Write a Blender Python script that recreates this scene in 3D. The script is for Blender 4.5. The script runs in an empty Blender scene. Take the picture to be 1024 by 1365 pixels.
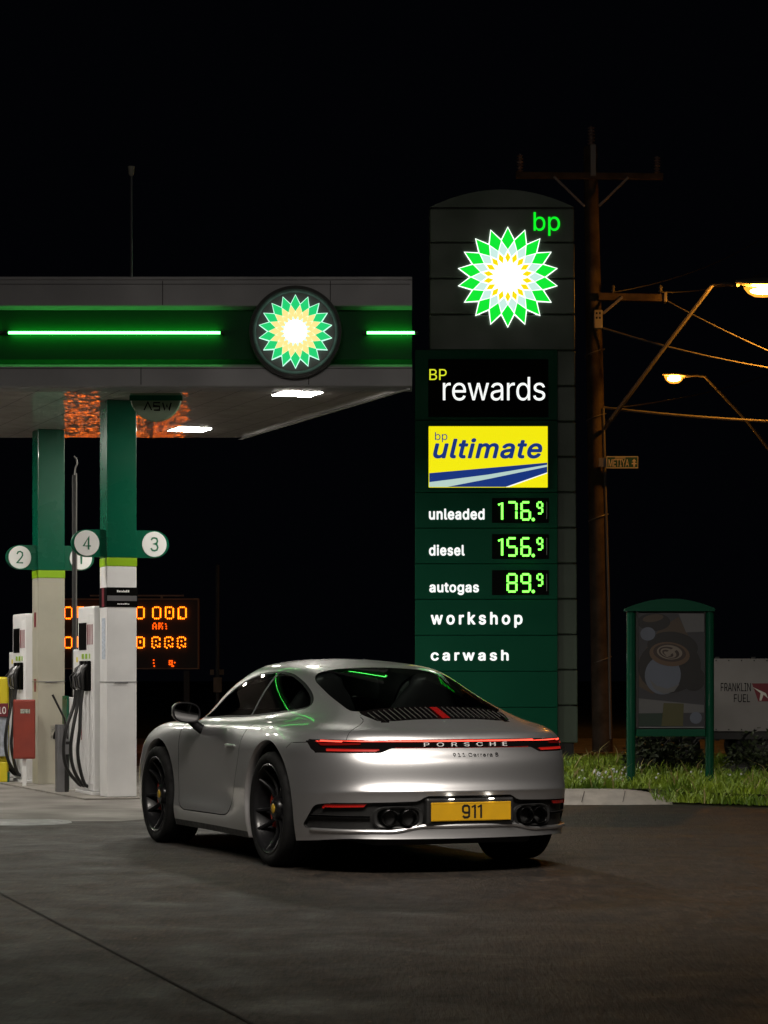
import bpy, bmesh, math, random
import numpy as np
from mathutils import Vector, Matrix
random.seed(7)
scene = bpy.context.scene
COL = scene.collection
R = math.radians
F, CH, VH = 3313.86, 1.168, 904.0          # focal length in px of the 1024 px wide photo, camera height, horizon row

def at(u, v, Y):
    return Vector(((u-512)/F*Y, Y, CH-(v-VH)/F*Y))

# ------------------------------------------------------------------ materials
def mat(name, col, rough=.5, metal=0., coat=0., coat_rough=.05, emit=None, estr=0., spec=.5, var=0., vscale=8., bump=0., bscale=60., trans=0., alpha=1.):
    m = bpy.data.materials.new(name); m.use_nodes = True
    nt = m.node_tree; b = nt.nodes['Principled BSDF']
    b.inputs['Base Color'].default_value = (*col, 1)
    b.inputs['Roughness'].default_value = rough
    b.inputs['Metallic'].default_value = metal
    b.inputs['Coat Weight'].default_value = coat
    b.inputs['Coat Roughness'].default_value = coat_rough
    b.inputs['Specular IOR Level'].default_value = spec
    b.inputs['Transmission Weight'].default_value = trans
    b.inputs['Alpha'].default_value = alpha
    if emit:
        b.inputs['Emission Color'].default_value = (*emit, 1); b.inputs['Emission Strength'].default_value = estr
    if var or bump:
        tc = nt.nodes.new('ShaderNodeTexCoord')
    if var:
        n = nt.nodes.new('ShaderNodeTexNoise'); n.inputs['Scale'].default_value = vscale; n.inputs['Detail'].default_value = 6
        nt.links.new(tc.outputs['Object'], n.inputs['Vector'])
        mp = nt.nodes.new('ShaderNodeMapRange'); mp.inputs[1].default_value = .3; mp.inputs[2].default_value = .7
        mp.inputs[3].default_value = 1-var; mp.inputs[4].default_value = 1+var*.4
        nt.links.new(n.outputs['Fac'], mp.inputs[0])
        mx = nt.nodes.new('ShaderNodeVectorMath'); mx.operation = 'SCALE'; mx.inputs[0].default_value = col
        nt.links.new(mp.outputs[0], mx.inputs['Scale']); nt.links.new(mx.outputs[0], b.inputs['Base Color'])
        mr = nt.nodes.new('ShaderNodeMapRange'); mr.inputs[1].default_value = .3; mr.inputs[2].default_value = .7
        mr.inputs[3].default_value = min(1, rough*1.25); mr.inputs[4].default_value = rough*.8
        nt.links.new(n.outputs['Fac'], mr.inputs[0]); nt.links.new(mr.outputs[0], b.inputs['Roughness'])
    if bump:
        n2 = nt.nodes.new('ShaderNodeTexNoise'); n2.inputs['Scale'].default_value = bscale; n2.inputs['Detail'].default_value = 5
        nt.links.new(tc.outputs['Object'], n2.inputs['Vector'])
        bp = nt.nodes.new('ShaderNodeBump'); bp.inputs['Strength'].default_value = bump; bp.inputs['Distance'].default_value = .01
        nt.links.new(n2.outputs['Fac'], bp.inputs['Height']); nt.links.new(bp.outputs[0], b.inputs['Normal'])
    return m
def emat(name, col, s):
    return mat(name, (col[0]*.3, col[1]*.3, col[2]*.3), rough=.4, emit=col, estr=s)

# ------------------------------------------------------------------ mesh builder
class MB:
    def __init__(s): s.v = []; s.f = []; s.sm = []
    def add(s, vs, fs, smooth=False):
        o = len(s.v); s.v += [tuple(p) for p in vs]
        s.f += [tuple(i+o for i in q) for q in fs]; s.sm += [smooth]*len(fs); return s
    def box(s, x0, x1, y0, y1, z0, z1, bev=0., M=None):
        b = bmesh.new(); bmesh.ops.create_cube(b, size=1)
        bmesh.ops.scale(b, vec=(x1-x0, y1-y0, z1-z0), verts=b.verts)
        if bev: bmesh.ops.bevel(b, geom=b.edges[:], offset=bev, segments=2, profile=.5, affect='EDGES')
        bmesh.ops.translate(b, vec=((x0+x1)/2, (y0+y1)/2, (z0+z1)/2), verts=b.verts)
        return s.bm(b, M)
    def bm(s, b, M=None, smooth=False):
        b.verts.index_update()
        vs = [(M @ v.co) if M else v.co for v in b.verts]
        fs = [[v.index for v in f.verts] for f in b.faces]
        b.free(); return s.add(vs, fs, smooth)
    def tube(s, pts, r, n=8, cap=True, rot=0.):
        pts = [Vector(p) for p in pts]; m = len(pts); rr = r if isinstance(r, (list, tuple)) else [r]*m
        vs = []; up = None
        for i, p in enumerate(pts):
            a = pts[max(0, i-1)]; c = pts[min(m-1, i+1)]; t = (c-a).normalized()
            if up is None:
                up = Vector((0, 0, 1)) if abs(t.z) < .9 else Vector((0, 1, 0))
            x = t.cross(up).normalized(); y = x.cross(t).normalized(); up = y
            k = 1.
            if 0 < i < m-1:
                d = (p-a).normalized().dot(t); k = 1/max(.6, d)
            for j in range(n):
                w = 2*math.pi*j/n+rot
                vs.append(p+(x*math.cos(w)*k+y*math.sin(w))*rr[i])
        fs = []
        for i in range(m-1):
            for j in range(n):
                fs.append((i*n+j, i*n+(j+1) % n, (i+1)*n+(j+1) % n, (i+1)*n+j))
        if cap: fs.append(tuple(range(n))[::-1]); fs.append(tuple((m-1)*n+j for j in range(n)))
        return s.add(vs, fs, n > 5)
    def lathe(s, prof, n=32, M=None, smooth=True, closed=False, cap=True):   # prof (r, h) about local z
        vs = []; m = len(prof)
        for (r, hh) in prof:
            for j in range(n):
                w = 2*math.pi*j/n; p = Vector((r*math.cos(w), r*math.sin(w), hh)); vs.append(M @ p if M else p)
        fs = []
        for i in range(m if closed else m-1):
            k = (i+1) % m
            for j in range(n):
                fs.append((i*n+j, i*n+(j+1) % n, k*n+(j+1) % n, k*n+j))
        if not closed and cap:
            if prof[0][0] > 1e-6: fs.append(tuple(range(n))[::-1])
            if prof[-1][0] > 1e-6: fs.append(tuple((m-1)*n+j for j in range(n)))
        return s.add(vs, fs, smooth)
    def prism(s, poly, y0, y1, M=None, smooth=False):              # poly (x, z) extruded along y
        n = len(poly)
        vs = [Vector((p[0], y0, p[1])) for p in poly]+[Vector((p[0], y1, p[1])) for p in poly]
        if M: vs = [M @ p for p in vs]
        fs = [tuple(range(n)), tuple(range(n, 2*n))[::-1]]
        fs += [(i, i+n, (i+1) % n+n, (i+1) % n) for i in range(n)]
        return s.add(vs, fs, smooth)
    def ball(s, c, r, n=10, sc=(1, 1, 1)):
        b = bmesh.new(); bmesh.ops.create_uvsphere(b, u_segments=n, v_segments=max(4, n*2//3), radius=r)
        bmesh.ops.scale(b, vec=sc, verts=b.verts); bmesh.ops.translate(b, vec=c, verts=b.verts)
        return s.bm(b, None, True)
    def build(s, name, m, parent=None, autosmooth=True):
        me = bpy.data.meshes.new(name); me.from_pydata(s.v, [], s.f); me.update()
        b = bmesh.new(); b.from_mesh(me); bmesh.ops.recalc_face_normals(b, faces=b.faces); b.to_mesh(me); b.free()
        me.polygons.foreach_set('use_smooth', s.sm)
        if m: me.materials.append(m)
        if any(s.sm) and autosmooth: me.set_sharp_from_angle(angle=R(40))
        o = bpy.data.objects.new(name, me); COL.objects.link(o)
        if parent: o.parent = parent
        return o

def empty(name, loc=(0, 0, 0), rz=0.):
    o = bpy.data.objects.new(name, None); COL.objects.link(o); o.location = loc; o.rotation_euler = (0, 0, rz)
    o.empty_display_size = .2; return o
def tag(o, label=None, cat=None, group=None, kind=None):
    if label: o['label'] = label
    if cat: o['category'] = cat
    if group: o['group'] = group
    if kind: o['kind'] = kind
    return o
def copy_tree(o, parent=None):
    c = o.copy(); COL.objects.link(c)
    if parent: c.parent = parent
    for ch in list(o.children): copy_tree(ch, c)
    return c

# ------------------------------------------------------------------ lettering from stored outlines
GLYPHS = {".":(188,["95,-4 78,-1 63,9 53,24 50,41 53,59 63,73 78,83 95,87 113,83 128,73 138,59 141,41 138,24 128,9 113,-1"]),"0":(453,["227,-7 174,1 130,24 95,62 69,113 53,178 48,254 53,330 69,395 95,447 130,484 174,508 227,516 279,508 323,484 358,447 384,395 400,330 405,254 400,178 384,113 359,62 323,24 279,1", "227,50 261,56 290,74 313,103 330,144 340,194 344,254 340,314 330,365 313,405 290,435 261,453 227,460 192,453 163,435 140,405 123,365 113,314 109,254 113,194 123,144 140,103 163,74 192,56"]),"1":(453,["76,0 76,55 391,55 391,0", "276,509 276,0 212,0 212,448 209,448 86,358 86,427 198,509"]),"2":(453,["64,0 64,47 234,229 282,282 311,327 320,371 317,397 308,419 293,436 273,449 224,460 196,457 172,447 153,433 139,413 130,390 127,362 66,362 71,405 86,442 111,473 143,496 182,511 225,516 268,511 306,497 337,474 361,445 376,411 381,372 371,318 336,259 267,180 153,60 153,57 389,57 389,0"]),"3":(453,["218,-7 173,-3 133,10 98,30 70,57 52,91 44,132 109,132 115,107 126,87 144,71 165,59 219,50 275,61 297,74 315,93 325,116 329,145 326,172 316,196 299,217 275,234 242,244 201,248 157,248 157,299 288,448 288,452 70,452 70,509 372,509 372,461 211,278 211,289 264,288 308,276 344,253 371,222 387,186 393,145 387,103 370,66 344,36 309,12 266,-2"]),"4":(453,["40,105 40,158 247,509 311,509 109,166 109,163 413,163 413,105", "282,0 282,121 282,146 282,318 343,318 343,0"]),"5":(453,["221,-7 178,-2 140,11 108,32 83,60 66,93 60,130 122,130 127,108 138,89 173,60 221,50 250,53 276,64 298,82 314,104 324,131 328,162 324,193 314,221 297,244 275,262 248,273 218,277 167,268 128,246 67,253 96,509 366,509 366,452 151,452 134,301 136,301 178,325 229,334 263,330 294,321 321,306 345,285 364,260 379,231 388,199 391,163 385,117 369,76 343,41 309,15 268,-1"]),"6":(453,["226,-7 182,-1 142,15 109,40 84,74 69,115 64,162 68,199 80,239 137,340 252,509 322,509 160,276 165,288 196,307 235,314 278,309 316,295 346,271 370,240 384,201 389,157 384,112 368,73 343,39 310,14 271,-2", "226,48 254,52 279,63 299,79 314,101 324,128 327,157 324,187 314,213 299,235 279,251 254,262 226,265 198,262 174,252 153,235 138,214 128,188 125,158 128,128 138,102 153,79 174,63 198,52"]),"7":(453,["97,0 323,448 323,452 62,452 62,509 391,509 391,449 165,0"]),"8":(453,["226,-7 178,-2 136,11 101,33 74,62 57,96 52,135 55,166 65,195 81,220 101,241 125,256 153,265 153,267 119,282 93,308 76,342 70,380 75,417 90,450 114,477 146,498 184,511 226,516 269,511 306,498 337,477 361,450 377,417 382,380 376,342 359,308 333,282 300,267 300,265 327,256 351,241 372,220 387,195 397,166 401,135 395,96 378,62 352,33 317,11 275,-2", "226,49 258,52 285,60 307,74 323,91 333,113 337,139 333,165 322,189 305,208 283,223 256,232 226,235 196,232 169,223 147,208 130,189 119,165 115,139 119,113 129,91 145,74 167,60 195,52", "226,290 274,300 293,313 307,330 316,351 319,376 316,399 308,420 294,437 275,449 226,460 177,449 159,437 145,420 136,399 133,376 136,351 145,330 159,313 178,300"]),"9":(453,["226,516 271,510 310,494 343,468 368,434 384,393 389,347 385,309 373,270 315,168 200,0 130,0 293,232 287,221 257,202 218,195 175,199 137,214 106,237 83,269 68,307 64,352 69,397 85,436 110,469 143,494 182,510", "226,460 199,457 174,446 154,429 138,407 129,381 125,352 129,322 138,295 154,274 174,257 199,247 226,243 254,247 279,257 299,273 314,295 324,321 327,350 324,381 314,407 299,429 279,446 254,457"]),"A":(480,["16,0 201,509 276,509 463,0 395,0 287,302 264,372 238,452 213,371 191,302 85,0", "110,142 110,199 370,199 370,142"]),"B":(456,["60,0 60,509 241,509 289,504 329,491 359,469 381,442 394,410 398,374 395,344 387,320 356,286 315,267 315,262 339,257 363,245 385,227 402,203 414,173 418,136 413,100 400,67 377,39 344,18 301,4 247,0", "125,57 245,57 296,63 330,80 349,105 355,137 352,161 342,184 327,203 306,218 279,228 248,231 125,231", "125,285 238,285 288,296 308,309 323,326 333,348 336,372 330,403 313,429 283,446 240,452 125,452"]),"C":(510,["267,-7 205,1 150,25 104,63 70,115 48,179 40,254 48,329 70,393 104,445 150,484 205,508 267,516 340,504 373,490 402,471 427,447 448,418 463,385 473,348 408,348 389,395 357,428 315,449 267,456 223,450 184,432 150,403 125,364 109,314 103,254 109,194 125,145 151,105 184,76 223,59 267,53 315,60 357,81 389,114 408,160 473,160 463,124 448,91 428,62 402,38 373,19 341,5 305,-4"]),"E":(419,["60,0 60,509 372,509 372,452 125,452 125,286 355,286 355,229 125,229 125,57 375,57 375,0"]),"F":(410,["60,0 60,509 369,509 369,452 125,452 125,278 346,278 346,221 125,221 125,0"]),"H":(517,["60,0 60,509 125,509 125,289 392,289 392,509 457,509 457,0 392,0 392,232 125,232 125,0"]),"I":(300,["31,0 31,57 118,57 118,452 31,452 31,509 269,509 269,452 183,452 183,57 269,57 269,0"]),"K":(467,["104,145 104,216 139,261 174,303 212,344 364,509 448,509 231,276 228,276", "60,0 60,509 125,509 125,334 124,225 125,193 125,0", "372,0 188,259 228,309 449,0"]),"L":(393,["60,0 60,509 125,509 125,57 361,57 361,0"]),"M":(628,["60,0 60,509 152,509 277,187 287,159 299,123 311,84 314,72 318,83 330,121 342,158 352,187 476,509 568,509 568,0 504,0 504,291 504,327 505,369 506,413 506,433 498,409 482,363 467,322 456,291 342,0 286,0 170,291 159,321 145,361 129,408 120,430 120,416 121,372 122,328 122,291 122,0"]),"N":(523,["60,0 60,509 136,509 343,183 363,151 388,107 402,84 401,108 399,157 399,195 399,509 463,509 463,0 387,0 202,290 177,331 148,381 121,425 122,384 124,328 125,291 125,0"]),"O":(533,["267,-7 205,1 150,25 105,63 70,115 48,179 40,254 48,329 70,393 105,445 150,484 205,508 267,516 329,508 384,484 429,445 464,393 486,329 493,254 486,179 464,115 429,63 384,25 329,1", "267,53 310,59 349,76 383,105 408,144 425,194 430,254 425,314 408,365 383,404 349,433 310,450 267,456 223,450 184,433 151,404 125,364 109,314 103,254 109,194 125,144 151,105 184,76 223,59"]),"P":(445,["60,0 60,509 235,509 289,503 332,487 366,462 390,430 404,391 409,348 404,304 390,265 366,233 332,207 289,191 235,186 125,186 125,0", "233,242 269,246 297,256 318,272 333,294 342,319 344,348 342,376 333,402 318,423 297,439 268,449 232,452 125,452 125,242"]),"R":(449,["60,0 60,509 236,509 290,504 333,489 367,465 390,433 405,395 409,352 405,309 390,271 367,240 333,217 289,203 236,198 125,198 125,0", "234,255 269,258 298,267 319,281 334,300 342,324 345,352 342,380 334,405 319,425 298,440 269,449 233,452 125,452 125,255", "353,0 230,229 303,229 428,0"]),"S":(447,["224,-9 172,-4 128,9 91,31 64,60 46,96 38,137 104,137 110,110 123,88 142,71 166,59 224,49 257,52 286,60 311,74 329,92 341,114 346,139 342,161 332,179 296,205 245,222 184,239 128,260 86,289 60,326 52,372 58,413 75,448 102,476 138,498 180,511 227,516 275,511 316,498 351,476 377,449 394,415 401,378 337,378 326,412 302,437 267,453 225,459 194,456 167,448 145,435 129,418 118,398 115,376 119,352 131,334 169,308 212,293 264,279 312,264 359,238 395,198 405,171 408,139 403,99 386,64 360,34 323,11 278,-4"]),"T":(449,["32,452 32,509 417,509 417,452 257,452 257,0 193,0 193,452"]),"U":(517,["259,-8 203,-2 154,15 114,43 85,80 66,124 60,173 60,509 124,509 124,178 128,144 141,113 160,87 187,68 220,56 259,52 298,56 331,68 357,87 377,113 389,144 393,178 393,509 457,509 457,173 451,124 433,80 403,43 363,15 315,-2"]),"Y":(472,["203,0 203,208 16,509 91,509 192,344 222,292 237,260 251,293 280,344 381,509 455,509 268,208 268,0"]),"a":(389,["160,-9 126,-5 94,5 68,22 48,45 35,73 30,108 34,138 43,161 58,179 78,193 125,211 178,220 234,227 265,235 273,243 276,255 276,257 267,297 240,322 196,331 149,322 118,301 100,274 41,291 57,322 79,346 104,364 133,375 194,384 239,379 286,360 306,343 322,320 333,290 337,251 337,0 277,0 277,52 272,52 252,25 215,1", "170,45 202,49 228,59 248,74 263,93 272,115 276,138 276,190 259,182 231,176 200,171 175,168 134,159 103,139 95,124 92,105 102,72 130,52"]),"b":(424,["229,-8 198,-5 172,4 138,31 118,59 112,59 112,0 53,0 53,509 114,509 114,319 118,319 137,346 171,373 197,381 229,384 274,378 313,361 345,332 370,293 385,245 390,189 385,133 370,84 346,45 313,16 274,-2", "220,47 253,51 279,66 301,88 316,117 325,151 328,189 325,227 316,261 301,290 280,311 253,325 220,330 188,325 161,312 140,291 125,263 116,229 113,189 116,150 125,115 140,86 162,65 188,51"]),"c":(396,["207,-8 159,-2 117,16 82,46 56,85 40,133 34,187 40,243 56,291 82,330 117,360 159,378 207,384 260,377 305,356 340,322 362,277 303,262 290,289 270,311 242,325 207,330 173,325 145,310 124,287 108,258 99,224 96,187 99,151 108,117 124,89 145,66 173,51 207,46 243,52 271,66 292,89 304,117 363,102 341,56 306,21 261,-1"]),"d":(424,["195,-8 151,-2 111,16 79,45 55,84 39,133 34,189 39,245 55,293 79,332 112,361 151,378 196,384 228,381 253,373 287,346 306,319 311,319 311,509 372,509 372,0 313,0 313,59 307,59 287,31 252,4 227,-5", "205,47 236,51 263,65 284,86 299,115 309,150 312,189 309,229 300,263 284,291 263,312 237,325 205,330 172,325 145,311 124,290 108,261 99,227 96,189 99,151 109,117 124,88 145,66 172,51"]),"e":(404,["212,-8 161,-2 117,16 82,46 56,85 40,132 34,187 39,242 55,290 81,329 115,359 157,378 205,384 266,374 294,361 319,341 341,315 357,282 368,242 371,194 371,169 97,169 100,139 110,106 128,80 151,61 179,50 212,46 254,53 285,73 306,105 365,91 353,63 335,39 311,19 283,4 249,-5", "97,221 308,221 307,237 298,269 283,294 263,314 237,326 205,330 173,326 146,313 125,294 109,270 99,241"]),"g":(425,["207,-151 168,-148 134,-140 82,-110 51,-69 101,-41 122,-66 154,-88 207,-97 249,-92 282,-75 304,-47 311,-6 311,68 306,68 287,41 252,16 227,8 195,5 152,10 113,27 80,53 55,90 39,136 34,191 39,246 55,293 80,332 112,361 152,378 196,384 228,382 253,373 288,346 308,319 313,319 313,379 372,379 372,-9 367,-54 350,-90 324,-117 291,-136 251,-147", "205,59 237,63 264,75 285,95 300,121 309,154 312,193 309,231 300,264 285,291 264,312 237,325 205,330 172,325 145,312 124,290 109,262 99,229 96,193 99,155 109,123 124,96 145,76 172,63"]),"h":(410,["114,227 114,0 53,0 53,509 114,509 114,309 124,332 152,362 187,379 227,384 264,380 295,369 321,349 341,321 353,285 357,240 357,0 296,0 296,235 290,275 273,304 246,323 210,329 184,326 161,317 141,303 126,283 117,257"]),"i":(167,["53,0 53,379 114,379 114,0", "84,443 67,446 54,455 44,468 41,483 44,499 54,512 67,521 84,524 100,521 114,512 123,499 126,483 123,468 114,455 100,446"]),"k":(381,["110,137 110,212 121,212 284,379 360,379 184,199 177,199", "53,0 53,509 114,509 114,0", "294,0 148,186 191,229 372,0"]),"l":(189,["139,-2 101,3 74,20 58,47 53,84 53,509 114,509 114,99 120,62 130,54 146,52 160,53 170,54 181,3 162,-1"]),"m":(610,["53,0 53,379 112,379 112,305 118,323 132,346 172,376 219,386 257,380 287,361 309,331 317,305 322,321 337,343 381,375 437,386 468,383 497,372 522,354 541,328 553,296 557,255 557,0 496,0 496,254 490,289 473,313 447,326 419,330 395,328 374,320 345,290 335,247 335,0 274,0 274,260 269,288 253,311 229,326 199,330 158,320 140,307 126,289 117,266 114,238 114,0"]),"n":(410,["114,227 114,0 53,0 53,379 112,379 112,309 124,332 152,362 187,379 227,384 264,380 295,369 321,349 341,321 353,285 357,240 357,0 296,0 296,235 290,275 273,304 246,323 210,329 184,326 161,317 141,303 126,283 117,257"]),"o":(415,["207,-8 159,-2 117,16 82,46 56,85 40,133 34,187 40,243 56,291 82,330 117,360 159,378 207,384 256,378 299,360 333,330 359,291 376,243 381,187 376,133 359,85 333,46 299,16 256,-2", "207,46 242,51 270,66 292,89 307,117 316,151 319,187 316,224 307,258 292,287 270,310 242,325 207,330 173,325 145,310 124,287 108,258 99,224 96,187 99,151 108,117 124,89 145,66 173,51"]),"p":(424,["53,-143 53,379 112,379 112,319 118,319 137,346 171,373 197,381 229,384 274,378 313,361 345,332 370,293 385,245 390,189 385,133 370,84 346,45 313,16 274,-2 229,-8 198,-5 173,4 138,31 118,59 114,59 114,-143", "220,47 253,51 279,66 301,88 316,117 325,151 328,189 325,227 316,261 301,290 280,311 253,325 220,330 188,325 161,312 140,291 125,263 116,229 113,189 116,150 125,115 140,86 162,65 188,51"]),"r":(259,["53,0 53,379 112,379 112,321 115,321 130,347 152,367 181,380 213,385 229,384 243,384 243,322 230,324 207,326 182,323 159,315 140,301 126,284 117,262 114,237 114,0"]),"s":(365,["182,-8 145,-5 112,3 84,18 62,38 45,63 36,94 94,107 105,79 124,60 150,49 181,45 217,50 244,62 262,81 268,103 265,121 254,136 237,147 212,155 149,170 104,186 72,208 53,237 47,274 51,305 65,332 87,354 115,370 149,381 187,384 223,381 254,372 279,358 299,339 324,290 268,277 258,298 243,316 219,328 187,333 156,329 131,317 114,299 109,277 112,258 124,243 172,223 229,209 275,194 306,171 325,142 331,107 326,75 312,47 290,24 260,6 223,-5"]),"t":(227,["204,379 204,327 6,327 6,379", "65,471 126,471 126,98 128,76 136,61 150,53 170,50 185,51 202,54 213,2 192,-3 168,-4 125,2 92,21 72,52 65,93"]),"u":(410,["182,-5 146,-1 115,11 89,31 69,59 57,95 53,139 53,379 114,379 114,144 119,105 137,75 164,56 200,50 226,53 249,62 268,77 283,97 293,122 296,153 296,379 357,379 357,0 298,0 298,72 286,47 257,17 222,0"]),"w":(567,["138,0 23,379 87,379 133,214 154,137 170,65 186,135 206,214 252,379 316,379 362,214 382,136 397,62 413,135 434,214 480,379 545,379 429,0 368,0 319,172 305,225 291,280 284,309 277,280 263,225 248,172 199,0"])}
from mathutils.geometry import tessellate_polygon
def glyph_mesh(txt, track=0., bold=0., shear=0.):
    V, fs = [], []; x = 0
    for ch in txt:
        if ch == ' ': x += 190; continue
        adv, loops = GLYPHS[ch]
        polys = []
        for L in loops:
            p = [tuple(map(int, q.split(','))) for q in L.split(' ')]; o = []
            for q in p:
                if not o or abs(q[0]-o[-1][0])+abs(q[1]-o[-1][1]) > 2: o.append(q)
            polys.append(o)
        area = [sum(p[i-1][0]*p[i][1]-p[i][0]*p[i-1][1] for i in range(len(p))) for p in polys]
        main = max(range(len(polys)), key=lambda i: abs(area[i]))
        sets = [[main]+[i for i in range(len(polys)) if area[i]*area[main] < 0]]+[[i] for i in range(len(polys)) if i != main and area[i]*area[main] > 0]
        for k, st in enumerate(sets):                                  # overlapping strokes of one letter lie on sheets of their own
            pl = [[Vector(((a+x)/1000, b/1000, 0)) for a, b in polys[i]] for i in st]
            n0 = len(V); V += [(q.x, q.y, -.0001*k) for p in pl for q in p]
            fs += [tuple(i+n0 for i in t) for t in tessellate_polygon(pl)]
        x += adv+track*1000
    vs = np.array(V); vs[:, 0] += shear*vs[:, 1]
    return vs, fs
def letters(name, txt, O, ex, ey, w, base_top, m, parent=None, depth=.006, **kw):
    """solid letters: O lower-left of the baseline, ex/ey unit axes, w total width, base_top height of the tallest letter"""
    vs, fs = glyph_mesh(txt, **kw)
    x0, x1, y1 = vs[:, 0].min(), vs[:, 0].max(), vs[:, 1].max()
    O, ex, ey = Vector(O), Vector(ex), Vector(ey); nz = ex.cross(ey).normalized()
    P = [O+ex*((p[0]-x0)/(x1-x0)*w)+ey*(p[1]/y1*base_top)+nz*p[2] for p in vs]
    n = len(P); mb = MB(); bold = kw.get('bold', 0); P0 = P
    for k in range(10 if bold > 0 else 0):                            # heavier weight: the outline swept round a small circle
        a = 2*math.pi*k/10; sx = w/(x1-x0); sy = base_top/y1
        sh_ = ex*(bold*math.cos(a)*sx)+ey*(bold*math.sin(a)*sy)+nz*(depth*.9-.00025*(k+1))
        mb.add([p+sh_ for p in P], fs)
    front = [p+nz*depth for p in P]
    # boundary edges make the sides
    cnt = {}
    for q in fs:
        for i in range(len(q)):
            e = (q[i], q[(i+1) % len(q)]); k = tuple(sorted(e)); cnt[k] = None if k in cnt else e
    F2 = [tuple(i+n for i in q) for q in fs]
    for e in cnt.values():
        if e: F2.append((e[0], e[1], e[1]+n, e[0]+n))
    mb.add(P+front, F2)
    return mb.build(name, m, parent)
def letters_px(name, txt, u0, u1, vb, vt, Y, m, parent=None, off=(0, 0, 0), **kw):
    a = at(u0, vb, Y)-Vector(off); px = Y/F
    return letters(name, txt, a, (1, 0, 0), (0, 0, 1), (u1-u0)*px, (vb-vt)*px, m, parent, **kw)

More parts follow.
